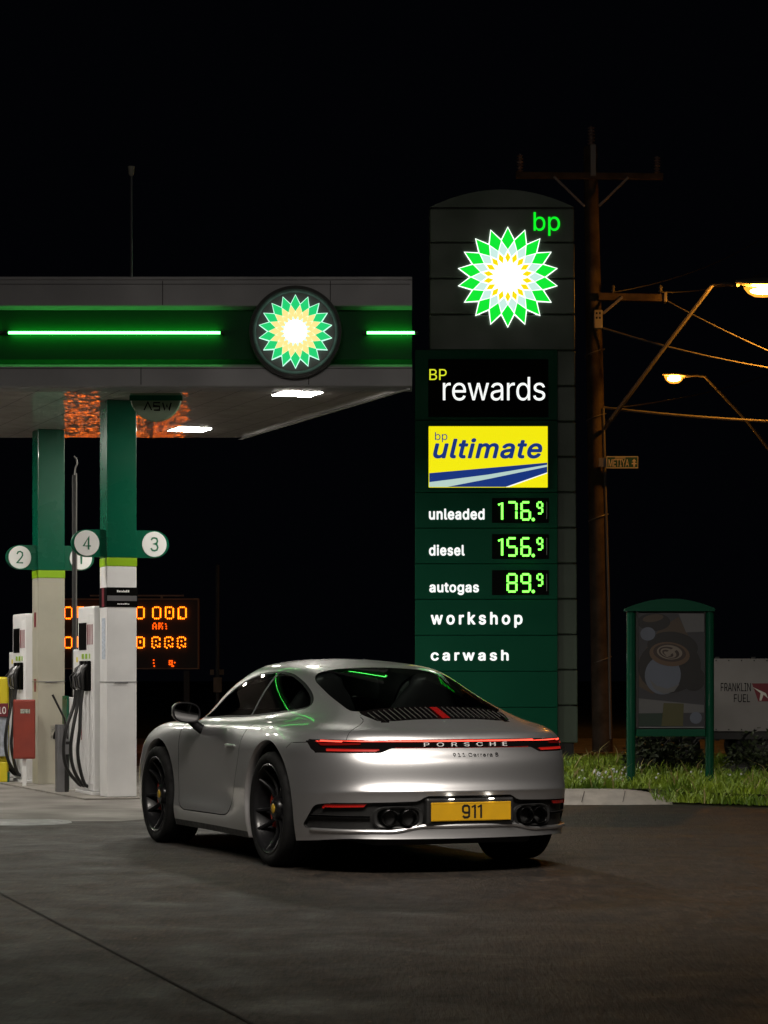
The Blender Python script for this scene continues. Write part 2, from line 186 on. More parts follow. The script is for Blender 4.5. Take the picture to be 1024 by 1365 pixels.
# ------------------------------------------------------------------ the car body: rings of points, bicubic B-spline through them
RINGS = [
 # bottom edge
 [(-.97,0,.215),(-.96,.3,.212),(-.92,.54,.205),(-.83,.71,.20),(-.665,.83,.19),(-.42,.872,.175),(-.1,.885,.165),(.25,.885,.155),(.6,.875,.15),(1.0,.86,.15),(1.4,.855,.15),(1.8,.855,.15),(2.15,.86,.15),(2.45,.86,.15),(2.75,.85,.14),(3.0,.80,.13),(3.2,.68,.12),(3.31,.5,.12),(3.37,.26,.12),(3.38,0,.12)],
 [(-1.03,0,.30),(-1.02,.3,.30),(-.975,.55,.295),(-.88,.735,.29),(-.695,.858,.285),(-.42,.902,.28),(-.1,.915,.275),(.25,.913,.27),(.6,.897,.265),(1.0,.876,.26),(1.4,.868,.26),(1.8,.87,.26),(2.15,.879,.26),(2.45,.885,.26),(2.75,.873,.26),(3.02,.825,.26),(3.25,.70,.26),(3.37,.51,.26),(3.43,.26,.26),(3.44,0,.26)],
 [(-1.045,0,.455),(-1.035,.3,.455),(-.985,.565,.452),(-.886,.747,.447),(-.697,.868,.43),(-.42,.912,.40),(-.1,.924,.385),(.25,.924,.37),(.6,.899,.36),(1.0,.862,.355),(1.4,.85,.35),(1.8,.855,.35),(2.15,.876,.35),(2.45,.888,.35),(2.75,.878,.35),(3.03,.833,.35),(3.265,.708,.35),(3.395,.518,.35),(3.45,.266,.35),(3.463,0,.35)],
 [(-1.062,0,.497),(-1.052,.3,.497),(-1.0,.57,.495),(-.895,.752,.492),(-.70,.872,.48),(-.42,.914,.47),(-.1,.926,.46),(.25,.926,.455),(.6,.899,.45),(1.0,.855,.445),(1.4,.842,.44),(1.8,.848,.44),(2.15,.874,.44),(2.45,.888,.44),(2.75,.878,.44),(3.03,.835,.44),(3.27,.71,.44),(3.40,.52,.44),(3.455,.27,.44),(3.47,0,.44)],
 [(-1.022,0,.615),(-1.012,.30,.615),(-.964,.56,.615),(-.872,.742,.615),(-.688,.866,.612),(-.42,.910,.605),(-.1,.925,.60),(.25,.923,.60),(.6,.892,.59),(1.0,.850,.585),(1.4,.837,.58),(1.8,.843,.58),(2.15,.869,.58),(2.45,.884,.58),(2.75,.875,.57),(3.02,.83,.56),(3.24,.71,.55),(3.36,.52,.54),(3.42,.27,.53),(3.43,0,.53)],
 [(-1.008,0,.735),(-.998,.30,.735),(-.95,.553,.737),(-.857,.735,.742),(-.675,.857,.747),(-.41,.902,.75),(-.1,.916,.75),(.25,.910,.75),(.6,.881,.748),(1.0,.846,.745),(1.4,.834,.742),(1.8,.839,.738),(2.15,.860,.728),(2.45,.872,.715),(2.75,.86,.70),(2.99,.81,.675),(3.16,.69,.65),(3.27,.51,.63),(3.33,.27,.61),(3.35,0,.60)],
 [(-.953,0,.824),(-.943,.30,.824),(-.897,.535,.825),(-.805,.71,.827),(-.635,.828,.831),(-.385,.868,.840),(-.1,.88,.848),(.2,.873,.851),(.57,.848,.846),(1.0,.828,.838),(1.4,.82,.833),(1.8,.824,.828),(2.12,.836,.823),(2.42,.838,.818),(2.7,.813,.80),(2.92,.76,.775),(3.06,.65,.75),(3.14,.48,.72),(3.18,.26,.70),(3.2,0,.69)],
 [(-.85,0,.864),(-.84,.28,.864),(-.79,.49,.865),(-.70,.64,.868),(-.54,.742,.878),(-.33,.785,.889),(-.08,.80,.897),(.2,.797,.897),(.57,.782,.887),(1.0,.772,.874),(1.4,.768,.866),(1.75,.775,.860),(2.05,.775,.863),(2.33,.76,.866),(2.55,.70,.858),(2.72,.62,.84),(2.83,.51,.815),(2.88,.38,.79),(2.9,.2,.78),(2.9,0,.775)],
 [(-.71,0,.916),(-.70,.18,.916),(-.67,.34,.915),(-.60,.47,.916),(-.48,.565,.922),(-.31,.635,.931),(-.08,.68,.938),(.2,.70,.934),(.58,.714,.918),(1.0,.716,.905),(1.37,.715,.897),(1.72,.705,.888),(1.98,.68,.886),(2.14,.60,.892),(2.25,.49,.899),(2.33,.375,.906),(2.375,.27,.911),(2.395,.18,.914),(2.405,.09,.916),(2.41,0,.917)],
 [(-.15,0,1.083),(-.145,.15,1.081),(-.125,.29,1.076),(-.085,.405,1.068),(-.01,.49,1.061),(.10,.555,1.058),(.25,.60,1.058),(.43,.628,1.06),(.68,.644,1.062),(1.0,.650,1.062),(1.28,.645,1.058),(1.54,.63,1.058),(1.73,.60,1.062),(1.88,.52,1.075),(1.97,.42,1.085),(2.03,.32,1.092),(2.065,.235,1.097),(2.085,.155,1.1),(2.095,.08,1.102),(2.1,0,1.103)],
 [(.50,0,1.236),(.495,.12,1.235),(.48,.24,1.230),(.455,.34,1.222),(.445,.42,1.213),(.475,.475,1.206),(.55,.51,1.205),(.66,.532,1.209),(.81,.544,1.213),(1.0,.548,1.214),(1.2,.545,1.211),(1.36,.53,1.204),(1.48,.50,1.203),(1.58,.42,1.215),(1.65,.335,1.226),(1.69,.255,1.234),(1.715,.185,1.239),(1.73,.12,1.242),(1.737,.06,1.244),(1.74,0,1.245)],
 [(.79,0,1.277),(.785,.09,1.276),(.78,.17,1.273),(.77,.24,1.270),(.775,.30,1.269),(.80,.345,1.266),(.85,.37,1.266),(.92,.385,1.268),(1.0,.395,1.270),(1.1,.395,1.271),(1.2,.39,1.271),(1.28,.375,1.271),(1.35,.35,1.271),(1.41,.295,1.275),(1.455,.235,1.28),(1.48,.18,1.283),(1.495,.125,1.285),(1.503,.08,1.286),(1.507,.04,1.287),(1.51,0,1.287)],
]
for i, x in enumerate((-1.035, -1.025, -.98, -.885)): RINGS[0][i] = (x, RINGS[0][i][1]*(1.03 if i > 1 else 1), .215)
RINGS[0][4] = (-.69, .85, .20); RINGS[0][5] = (-.42, .89, .185)
for i, x in enumerate((-1.03, -1.02, -.972, -.88, -.693)): RINGS[4][i] = (x,)+RINGS[4][i][1:]
for i, x in enumerate((-.985, -.975, -.93, -.842, -.667)): RINGS[5][i] = (x,)+RINGS[5][i][1:]
for k, ring in enumerate(RINGS[:6]):                                   # rounder rear corners
    for i, (fx, fy) in enumerate(((1, 1), (.985, .97), (.957, .953), (.93, .942), (.94, .94), (1, .985))):
        x, y, z = ring[i]; ring[i] = (x*fx, y*fy, z)
RINGS[6][1:6] = [(-.935,.29,.824),(-.875,.505,.825),(-.775,.655,.827),(-.62,.762,.831),(-.385,.848,.840)]
RINGS[7][1:6] = [(-.838,.26,.864),(-.785,.445,.866),(-.695,.58,.870),(-.54,.66,.880),(-.33,.745,.891)]
def _lerp(a, b, t, dx): return [tuple(p+(q-p)*t-(dx[i] if i < len(dx) and k == 0 else 0) for k, (p, q) in enumerate(zip(A_, B_))) for i, (A_, B_) in enumerate(zip(a, b))]
RINGS.insert(5, _lerp(RINGS[4], RINGS[5], .54, (.012, .012, .012, .009, .004)))
RINGS.insert(4, _lerp(RINGS[3], RINGS[4], .36, (-.011, -.011, -.011, -.008, -.003)))
_n = 20
RINGS.append([(1.0+.33*i/(_n-1), 0, 1.302-.12*(1.0+.33*i/(_n-1)-1.19)**2) for i in range(_n)])
def bmat(n_spans, sub):
    """uniform cubic B-spline sampling matrix, control points padded by one at each end"""
    rows = []
    for k in range(n_spans):
        for j in range(sub):
            rows.append((k, j/sub))
    rows.append((n_spans-1, 1.))
    B = np.zeros((len(rows), n_spans+3))
    for r, (k, t) in enumerate(rows):
        B[r, k:k+4] = [(1-t)**3/6, (3*t**3-6*t*t+4)/6, (-3*t**3+3*t*t+3*t+1)/6, t**3/6]
    return B
def pad(P):
    fl = np.array([1, -1, 1.])
    P = np.concatenate([P[:, 1:2]*fl, P, P[:, -2:-1]*fl], 1)           # mirror over y = 0 front and rear
    lo = 2*P[0:1]-P[1:2]
    top = P[-1:]; hi = P[-2:-1].copy(); hi[..., 0] = 2*top[..., 0]-hi[..., 0]; hi[..., 1] = -hi[..., 1]
    return np.concatenate([lo, P, hi], 0)
def body_grid(su=12, sv=10):
    T = np.array(RINGS, float); nv, nu = T.shape[:2]
    C = T.copy(); Bv1, Bu1 = bmat(nv-1, 1), bmat(nu-1, 1)
    for it in range(4):
        S = np.einsum('ai,ijk,bj->abk', Bv1, pad(C), Bu1)
        D = T-S; D[:, 0, 1] = 0; D[:, -1, 1] = 0
        C = C+.8*D
    P = pad(C); Bv, Bu = bmat(nv-1, sv), bmat(nu-1, su)
    S = np.einsum('ai,ijk,bj->abk', Bv, P, Bu)
    S[:, 0, 1] = 0; S[:, -1, 1] = 0; S[-1, :, 1] = 0
    for it in range(6):                                                # fairing
        G = S.copy()
        G[1:-1, 1:-1] = .5*S[1:-1, 1:-1]+.125*(S[:-2, 1:-1]+S[2:, 1:-1]+S[1:-1, :-2]+S[1:-1, 2:])
        S = G
    # normals
    E = np.concatenate([S[:, 1:2]*[1, -1, 1], S, S[:, -2:-1]*[1, -1, 1]], 1)
    du = E[:, 2:]-E[:, :-2]
    dv = np.gradient(S, axis=0)
    N = np.cross(dv, du); ln = np.linalg.norm(N, axis=2, keepdims=True)
    N = N/np.maximum(ln, 1e-9); N[-1] = (0, 0, 1); N[:, 0, 1] = 0; N[:, -1, 1] = 0
    mid = N[80, 100]
    if mid[1] < 0: N = -N; N[-1] = (0, 0, 1)
    return S, N

def sdf_poly(poly):
    L = []; n = len(poly)
    for i in range(n):
        (x0, y0), (x1, y1) = poly[i], poly[(i+1) % n]
        x0, y0, ex, ey = float(x0), float(y0), float(x1)-float(x0), float(y1)-float(y0)
        L.append((x0, y0, ex, ey, 1/(ex*ex+ey*ey+1e-12), y0+ey, ex/(ey if abs(ey) > 1e-12 else 1e-12)))
    def f(a, b):
        d = 1e9; s = False
        for x0, y0, ex, ey, il, y1, sl in L:
            wx = a-x0; wy = b-y0; t = (wx*ex+wy*ey)*il
            if t < 0: t = 0.
            elif t > 1: t = 1.
            wx -= ex*t; wy -= ey*t; q = wx*wx+wy*wy
            if q < d: d = q
            if (y0 > b) != (y1 > b) and a < sl*(b-y0)+x0: s = not s
        d = math.sqrt(d); return -d if s else d
    return f
def crom(pts, n=6):
    out = []; m = len(pts)
    for i in range(m):
        p0, p1, p2, p3 = [np.array(pts[(i+k-1) % m], float) for k in range(4)]
        for j in range(n):
            t = j/n
            out.append(tuple(.5*((2*p1)+(-p0+p2)*t+(2*p0-5*p1+4*p2-p3)*t*t+(-p0+3*p1-3*p2+p3)*t**3)))
    return out
def rnd(poly, r, n=5):
    """polygon with its corners rounded"""
    out = []; m = len(poly)
    for i in range(m):
        a, b, c = [np.array(poly[(i+k) % m], float) for k in (-1, 0, 1)]
        d0 = a-b; d1 = c-b; l0 = np.linalg.norm(d0); l1 = np.linalg.norm(d1); k = min(r, l0*.45, l1*.45)
        p0 = b+d0/l0*k; p1 = b+d1/l1*k
        for j in range(n+1):
            t = j/n; out.append(tuple((1-t)**2*p0+2*t*(1-t)*b+t*t*p1))
    return out

class Shell:
    def __init__(s):
        S, N = body_grid(); nv, nu = S.shape[:2]; s.S = S
        s.bm = bmesh.new(); b = s.bm
        s.nl = b.verts.layers.float_vector.new('nrm'); s.rl = b.faces.layers.int.new('reg')
        V = []
        for i in range(nv):
            V.append([])
            for j in range(nu):
                v = b.verts.new(S[i, j]); v[s.nl] = Vector(N[i, j]); V[-1].append(v)
        for i in range(nv-1):
            for j in range(nu-1):
                f = b.faces.new((V[i][j], V[i][j+1], V[i+1][j+1], V[i+1][j])); f[s.rl] = 0
        bmesh.ops.remove_doubles(b, verts=b.verts, dist=1e-5)
    def split(s, fn, mask):
        b = s.bm; val = {}
        for v in b.verts:
            if mask(v.co):
                x = fn(v.co); val[v] = 0. if abs(x) < 4e-4 else x
        edges = {e for v, x in val.items() if x != 0. for e in v.link_edges}
        for e in sorted(edges, key=lambda e: e.index):
            p, q = e.verts; fp, fq = val.get(p), val.get(q)
            if fp is None or fq is None or fp*fq >= 0: continue
            ne, nvv = bmesh.utils.edge_split(e, p, fp/(fp-fq)); val[nvv] = 0.
        for f in {f for v, x in val.items() if x == 0. for f in v.link_faces}:
            vs = list(f.verts); n = len(vs)
            idx = [i for i, v in enumerate(vs) if val.get(v) == 0.]
            if len(idx) < 2: continue
            done = False
            for a in range(len(idx)):
                for c in range(a+1, len(idx)):
                    i, j = idx[a], idx[c]
                    if j-i == 1 or (i == 0 and j == n-1): continue
                    s1 = [val.get(vs[k]) for k in range(i+1, j)]; s2 = [val.get(vs[k % n]) for k in range(j+1, i+n)]
                    if any(x is None for x in s1+s2): continue
                    if sum(s1)*sum(s2) < 0:
                        bmesh.utils.face_split(f, vs[i], vs[j]); done = True; break
                if done: break
        b.edges.index_update()
    def region(s, fn, mask, reg, only=None):
        for f in s.bm.faces:
            if only is not None and f[s.rl] not in only: continue
            c = f.calc_center_median()
            if mask(c) and fn(c) < 0: f[s.rl] = reg
    def cut(s, fn, mask, reg, only=None):
        s.split(fn, mask); s.region(fn, mask, reg, only)
    def gap(s, sd, mask, w, reg, only=(0,)):
        s.split(sd, mask); s.split(lambda p: sd(p)-w, mask)
        s.region(lambda p: abs(sd(p)-w*.5)-w*.5, mask, reg, only)
    def extract(s, regs, name, m, parent, push=0., wall=0., sides=False):
        """one mesh from the faces of these regions, mirrored, with the smooth surface's own normals"""
        b = s.bm; fs = [f for f in b.faces if f[s.rl] in regs]
        if not fs: return None
        idx = {}; vs = []; ns = []; F_ = []
        for f in fs:
            q = []
            for v in f.verts:
                if v not in idx:
                    idx[v] = len(vs); nn = Vector(v[s.nl]).normalized() if Vector(v[s.nl]).length > 1e-6 else v.normal
                    vs.append(v.co-nn*push); ns.append(nn)
                q.append(idx[v])
            F_.append(q)
        if push or wall:                                               # side walls from the pushed edge out to the surface
            ecount = {}
            for f in fs:
                for e in f.edges: ecount[e] = ecount.get(e, 0)+1
            extra = {}
            for e, c in ecount.items():
                if c != 1: continue
                p, q = e.verts
                if abs(p.co.y) < 1e-4 and abs(q.co.y) < 1e-4: continue
                w = []
                for v in (p, q):
                    if v not in extra:
                        extra[v] = len(vs); nn = ns[idx[v]]
                        vs.append(v.co+nn*(0 if push else -wall)); ns.append(nn)
                    w.append(extra[v])
                F_.append([idx[p], idx[q], w[1], w[0]])
        n = len(vs)
        vs2 = [Vector((p.x, -p.y, p.z)) for p in vs]; ns2 = [Vector((p.x, -p.y, p.z)) for p in ns]
        if sides:
            s.emit(name, vs2, ns2, [q[::-1] for q in F_], m, parent, push or wall)
            return s.emit(name, vs, ns, F_, m, parent, push or wall)
        return s.emit(name, vs+vs2, ns+ns2, F_+[[i+n for i in q[::-1]] for q in F_], m, parent, push or wall)
    def emit(s, name, vs, ns, F_, m, parent, walls):
        me = bpy.data.meshes.new(name); me.from_pydata([tuple(p) for p in vs], [], F_)
        me.polygons.foreach_set('use_smooth', [True]*len(F_)); me.update()
        # orient faces along the stored normals
        bb = bmesh.new(); bb.from_mesh(me); bb.verts.ensure_lookup_table()
        for f in bb.faces:
            f.normal_update()
            if f.normal.dot(ns[f.verts[0].index]) < -.05: f.normal_flip()
        bb.to_mesh(me); bb.free(); me.update()
        if not walls: me.normals_split_custom_set_from_vertices([tuple(q) for q in ns])
        else: me.set_sharp_from_angle(angle=R(45))
        me.materials.append(m)
        o = bpy.data.objects.new(name, me); COL.objects.link(o); o.parent = parent
        return o

# ------------------------------------------------------------------ car materials
M = {}
def paint_mat():
    m = mat('silver_paint', (.80, .80, .81), rough=.25, metal=.95, coat=1., coat_rough=.04)
    nt = m.node_tree; b = nt.nodes['Principled BSDF']
    tc = nt.nodes.new('ShaderNodeTexCoord'); n = nt.nodes.new('ShaderNodeTexNoise'); n.inputs['Scale'].default_value = 900; n.inputs['Detail'].default_value = 2
    nt.links.new(tc.outputs['Object'], n.inputs['Vector'])
    mr = nt.nodes.new('ShaderNodeMapRange'); mr.inputs[3].default_value = .35; mr.inputs[4].default_value = .48
    nt.links.new(n.outputs['Fac'], mr.inputs[0]); nt.links.new(mr.outputs[0], b.inputs['Roughness'])
    # rain spots on the clear coat
    vo = nt.nodes.new('ShaderNodeTexVoronoi'); vo.inputs['Scale'].default_value = 26; vo.inputs['Randomness'].default_value = 1
    nt.links.new(tc.outputs['Object'], vo.inputs['Vector'])
    sp = nt.nodes.new('ShaderNodeMapRange'); sp.inputs[1].default_value = .07; sp.inputs[2].default_value = .14; sp.inputs[3].default_value = 1; sp.inputs[4].default_value = 0
    nt.links.new(vo.outputs['Distance'], sp.inputs[0])
    bp = nt.nodes.new('ShaderNodeBump'); bp.inputs['Strength'].default_value = 1.; bp.inputs['Distance'].default_value = .004
    nt.links.new(sp.outputs[0], bp.inputs['Height']); nt.links.new(bp.outputs[0], b.inputs['Coat Normal'])
    return m
M['paint'] = paint_mat()
M['gap'] = mat('panel_gap', (.012, .012, .012), rough=.8)
M['trim'] = mat('black_trim', (.008, .008, .009), rough=.5, spec=.2)
M['plastic'] = mat('black_plastic', (.018, .018, .018), rough=.42, var=.3, vscale=30)
M['housing'] = mat('lamp_housing', (.006, .005, .005), rough=.08, coat=1)
M['tail'] = emat('tail_lamp_red', (1., .075, .045), 2.6)
M['tail_dim'] = emat('tail_lamp_dim', (1., .03, .02), .25)
M['reflector'] = mat('red_reflector', (.35, .008, .006), rough=.15, coat=1, emit=(1, .02, .01), estr=.05)
M['lens_dark'] = mat('tail_lens_dark', (.12, .004, .004), rough=.1, coat=1, emit=(1, .02, .012), estr=.04)
M['rubber'] = mat('tyre_rubber', (.008, .008, .008), rough=.85, spec=.2, var=.3, vscale=20)
M['rim'] = mat('black_rim', (.009, .009, .010), rough=.34, coat=.2, spec=.3)
M['disc'] = mat('brake_steel', (.10, .10, .10), rough=.35, metal=1)
M['caliper'] = mat('red_caliper', (.55, .04, .015), rough=.35, coat=1)
M['crest'] = mat('gold_crest', (.75, .48, .05), rough=.3, metal=.4)
M['chrome'] = mat('bright_metal', (.62, .62, .62), rough=.15, metal=1)
M['pipe'] = mat('exhaust_metal', (.09, .09, .09), rough=.25, metal=1)
M['seat'] = mat('seat_leather', (.02, .02, .021), rough=.5)
M['plate'] = mat('plate_yellow', (.62, .34, .012), rough=.35, var=.12, vscale=9)
M['black'] = mat('black_print', (.008, .008, .008), rough=.5)
M['silver_letters'] = mat('silver_letters', (.72, .72, .72), rough=.35, metal=.0)
M['mirror'] = mat('mirror_glass', (.10, .10, .10), rough=.03, metal=1)
M['lamp_lens'] = mat('lamp_lens', (.5, .5, .52), rough=.05, coat=1)
def glass_mat(name, tint, dark):
    m = bpy.data.materials.new(name); m.use_nodes = True; nt = m.node_tree; nt.nodes.clear()
    o = nt.nodes.new('ShaderNodeOutputMaterial'); g = nt.nodes.new('ShaderNodeBsdfGlossy'); t = nt.nodes.new('ShaderNodeBsdfTransparent')
    g.inputs['Roughness'].default_value = .015; g.inputs['Color'].default_value = (1, 1, 1, 1)
    t.inputs['Color'].default_value = (*[c*dark for c in tint], 1)
    fr = nt.nodes.new('ShaderNodeFresnel'); fr.inputs['IOR'].default_value = 1.2
    mx = nt.nodes.new('ShaderNodeMixShader'); nt.links.new(fr.outputs[0], mx.inputs[0]); nt.links.new(t.outputs[0], mx.inputs[1]); nt.links.new(g.outputs[0], mx.inputs[2])
    nt.links.new(mx.outputs[0], o.inputs[0]); return m
M['glass'] = glass_mat('tinted_glass', (.9, 1, .95), .5)

# ------------------------------------------------------------------ the car
CAR_TH = .38884
car = empty('sports_car', (.12076, 15.7724, 0), math.pi/2+CAR_TH)
tag(car, 'silver two-door sports coupe standing on the forecourt with a glowing red tail light bar', 'car')
sh = Shell()
ARCH = [((.012, .36), .425), ((2.45, .345), .395)]
def arch_f(k):
    (cx, cz), r = ARCH[k]
    def f(p):
        d = math.hypot(p.x-cx, p.z-cz)-r
        if p.z < cz: d = abs(p.x-cx)-r-.02*(cz-p.z) if k == 0 else abs(p.x-cx)-r-.03*(cz-p.z)
        return d
    return f
for k in (0, 1):
    cx = ARCH[k][0][0]
    mk = lambda p, cx=cx: p.y > .5 and p.z < .86 and abs(p.x-cx) < .62
    sh.cut(arch_f(k), mk, 1)
WIN = crom([(1.96, .889), (1.80, .955), (1.62, 1.055), (1.42, 1.137), (1.15, 1.193), (.88, 1.212), (.62, 1.203), (.40, 1.155), (.2, 1.09), (.07, 1.037), (.015, .998), (.06, .973), (.28, .950), (.85, .916), (1.4, .902)], 4)
wf = sdf_poly(WIN); wfn = lambda p: wf(p.x, p.z); wmask = lambda p: p.y > .3 and .86 < p.z < 1.26 and -.15 < p.x < 2.1
sh.split(wfn, wmask); sh.split(lambda p: wfn(p)+.013, wmask); sh.split(lambda p: p.x-(.885-(p.z-.92)*.36)+.016, lambda p: wmask(p) and wfn(p) < .02)
sh.split(lambda p: p.x-(.885-(p.z-.92)*.36)-.016, lambda p: wmask(p) and wfn(p) < .02)
sh.region(wfn, wmask, 3); sh.region(lambda p: wfn(p)+.0125, wmask, 2)
sh.region(lambda p: max(abs(p.x-(.885-(p.z-.92)*.36))-.016, wfn(p)), wmask, 4)
RW = rnd([(.50, -.3), (.515, -.05), (.515, .05), (.48, .25), (.40, .44), (.30, .487), (0., .502), (-.36, .508), (-.425, .475), (-.455, .25), (-.463, .05), (-.463, -.3)], .05)
rf = sdf_poly(RW); rfn = lambda p: rf(p.x, p.y); rmask = lambda p: p.z > .90 and p.x < .7 and p.y < .62
sh.cut(rfn, rmask, 5, (0,))
GR = rnd([(-.463, -.3), (-.463, .05), (-.455, .25), (-.425, .475), (-.50, .475), (-.665, .435), (-.69, .40), (-.70, .05), (-.70, -.3)], .03)
gf = sdf_poly(GR); gfn = lambda p: gf(p.x, p.y)
sh.cut(gfn, rmask, 6, (0,))
WS = rnd([(2.36, -.3), (2.36, 0), (2.33, .2), (2.24, .42), (2.06, .605), (1.90, .60), (1.72, .545), (1.60, .44), (1.68, .25), (1.72, 0), (1.72, -.3)], .06)
sf = sdf_poly(WS)
sh.cut(lambda p: sf(p.x, p.y), lambda p: p.z > .86 and p.x > 1.4 and p.y < .75, 12, (0,))
lm = lambda p: p.x < -.40 and .66 < p.z < .86
HS = [(-.3, .806), (.83, .800), (.846, .788), (.838, .745), (.822, .7215), (.52, .722), (.46, .7505), (-.3, .7505)]
hf = sdf_poly(HS); hfn = lambda p: hf(p.y, p.z)
sh.cut(hfn, lm, 7, (0,))
RL = [(-.3, .7970), (.812, .7955), (.816, .7895), (-.3, .7903)]
r1 = sdf_poly(RL); sh.cut(lambda p: r1(p.y, p.z), lm, 8, (7,))
RL2 = [(-.3, .7565), (.45, .7565), (.45, .7525), (-.3, .7525)]
r2 = sdf_poly(RL2); sh.cut(lambda p: r2(p.y, p.z), lm, 19, (7,))
RL3 = rnd([(.53, .7465), (.785, .748), (.78, .733), (.535, .732)], .006)
r3 = sdf_poly(RL3); sh.cut(lambda p: r3(p.y, p.z), lm, 9, (7,))
RL4 = rnd([(.62, .786), (.81, .786), (.80, .765), (.62, .772)], .004)
r4 = sdf_poly(RL4); sh.cut(lambda p: r4(p.y, p.z), lm, 20, (7,))
bm_ = lambda p: p.x < -.38 and .21 < p.z < .52
BP = rnd([(-.3, .470), (.275, .470), (.325, .438), (.775, .425), (.835, .412), (.866, .292), (.862, .268), (.50, .268), (.42, .272), (.34, .295), (.28, .298), (-.3, .298)], .02)
bf = sdf_poly(BP); sh.cut(lambda p: bf(p.y, p.z), bm_, 10, (0,))
sh.split(lambda p: p.z-.338, lambda p: bm_(p) and p.y > .57 and bf(p.y, p.z) < .01); sh.split(lambda p: p.z-.350, lambda p: bm_(p) and p.y > .57 and bf(p.y, p.z) < .01)
sh.region(lambda p: max(abs(p.z-.344)-.006, .585-p.y), bm_, 15, (10,))
RF = [(.60, .4225), (.80, .4155), (.806, .396), (.625, .403)]
rfl = sdf_poly(RF); sh.cut(lambda p: rfl(p.y, p.z), bm_, 16, (10,))
sm_ = lambda p: p.y > .6 and p.z < .25 and .3 < p.x < 2.2
sh.cut(lambda p: p.z-.19, sm_, 13, (0,))  # darkness of the sill's underside put in as black
DOOR = rnd([(.46, .95), (.61, .79), (.69, .58), (.77, .37), (.86, .285), (1.0, .272), (1.86, .266), (1.95, .30), (1.99, .5), (2.01, .75), (1.97, .90), (1.9, .97)], .06)
df = sdf_poly(DOOR); sh.gap(lambda p: df(p.x, p.z), lambda p: p.y > .6 and p.z < .96 and .3 < p.x < 2.2, .008, 11)
BUM = [(-1.3, .783), (-.57, .782), (-.37, .775), (-.25, .7), (-.25, .1), (-1.3, .1)]
bu = sdf_poly(BUM); sh.gap(lambda p: bu(p.x, p.z), lambda p: p.y > .75 and -.62 < p.x < -.3 and .7 < p.z < .85, .004, 11)
LID = rnd([(-.475, -.3), (-.475, .493), (-.60, .50), (-.69, .60), (-.80, .72), (-1.2, .72), (-1.2, -.3)], .05)
lf = sdf_poly(LID); sh.gap(lambda p: lf(p.x, p.y), lambda p: p.x < -.4 and p.z > .80 and p.y < .8, .004, 11)
SUN = rnd([(.62, -.3), (.62, .36), (.66, .40), (1.55, .40), (1.59, .36), (1.59, -.3)], .03)
HL = [(3.02+.17*math.cos(a*math.pi/12), .60+.13*math.sin(a*math.pi/12)) for a in range(24)]
hlf = sdf_poly(HL); sh.cut(lambda p: hlf(p.x, p.y), lambda p: p.z > .62 and p.x > 2.6 and p.y > .3, 17, (0,))
FI = rnd([(-.3, .30), (.62, .30), (.66, .27), (.62, .17), (-.3, .15)], .02)
fif = sdf_poly(FI); sh.cut(lambda p: fif(p.y, p.z), lambda p: p.x > 3.0 and p.z < .4, 18, (0,))

# arch flange and dark liner from the cut edges
for f in [f for f in sh.bm.faces if f[sh.rl] == 1]: sh.bm.faces.remove(f)
body_regs = (0,)
body = sh.extract((0,), 'body', M['paint'], car)
FL = {}
for e in sh.bm.edges:
    if len(e.link_faces) != 1: continue
    p, q = e.verts[0].co, e.verts[1].co
    for k, ((cx, cz), r) in enumerate(ARCH):
        if all(abs(math.hypot(a.x-cx, a.z-cz)-r) < .01 or (a.z < cz and abs(abs(a.x-cx)-r) < .03) for a in (p, q)) and p.y > .5:
            def ins(a, dy, kk):
                return Vector((cx+(a.x-cx)*kk, a.y-dy, cz+(a.z-cz)*(kk if a.z > cz else 1)))
            for sgn in (1, -1):
                flange, liner = FL.setdefault((k, sgn), (MB(), MB()))
                g = lambda a: (a.x, a.y*sgn, a.z)
                flange.add([g(p), g(q), g(ins(q, .012, .975)), g(ins(p, .012, .975))], [(0, 1, 2, 3)], True)
                flange.add([g(ins(p, .012, .975)), g(ins(q, .012, .975)), g(ins(q, .05, .972)), g(ins(p, .05, .972))], [(0, 1, 2, 3)], True)
                i0 = lambda a: Vector((a.x, .45, a.z))
                liner.add([g(ins(p, .05, .972)), g(ins(q, .05, .972)), g(i0(ins(q, .05, 1.0))), g(i0(ins(p, .05, 1.0)))], [(0, 1, 2, 3)], True)
            break
for (k, sgn), (flange, liner) in FL.items():
    for mb_, nm, mm in ((flange, 'arch_flange', M['paint']), (liner, 'wheel_arch_liner', M['gap'])):
        o = mb_.build(nm, mm, car); b = bmesh.new(); b.from_mesh(o.data)
        bmesh.ops.remove_doubles(b, verts=b.verts, dist=1e-5); bmesh.ops.recalc_face_normals(b, faces=b.faces); b.to_mesh(o.data); b.free()
sh.extract((2,), 'side_glass', M['glass'], car, sides=True); sh.extract((3, 4), 'window_trim', M['trim'], car, sides=True)
sh.extract((5,), 'rear_glass', M['glass'], car); sh.extract((12,), 'windscreen', M['glass'], car)
sh.extract((6,), 'engine_grille', M['housing'], car, push=.012)
sh.extract((7,), 'lamp_housing', M['housing'], car, push=.006)
sh.extract((20,), 'tail_light_lens', M['lens_dark'], car, push=.005, sides=True)
sh.extract((19,), 'lower_light_line', M['tail_dim'], car, push=.005)
tl = sh.extract((8,), 'tail_light_bar', M['tail'], car, push=.003); sh.extract((9,), 'tail_light_element', M['tail_dim'], car, push=.005, sides=True)
sh.extract((18,), 'front_intake', M['plastic'], car, push=.02)
sh.extract((10,), 'lower_bumper', M['plastic'], car, push=.022)
sh.extract((15,), 'bumper_fin', M['trim'], car, push=.008, sides=True); sh.extract((16,), 'rear_reflector', M['reflector'], car, push=.006, sides=True)
sh.extract((11,), 'panel_gaps', M['gap'], car, push=.004); sh.extract((13,), 'sill_dark_band', M['plastic'], car, sides=True)
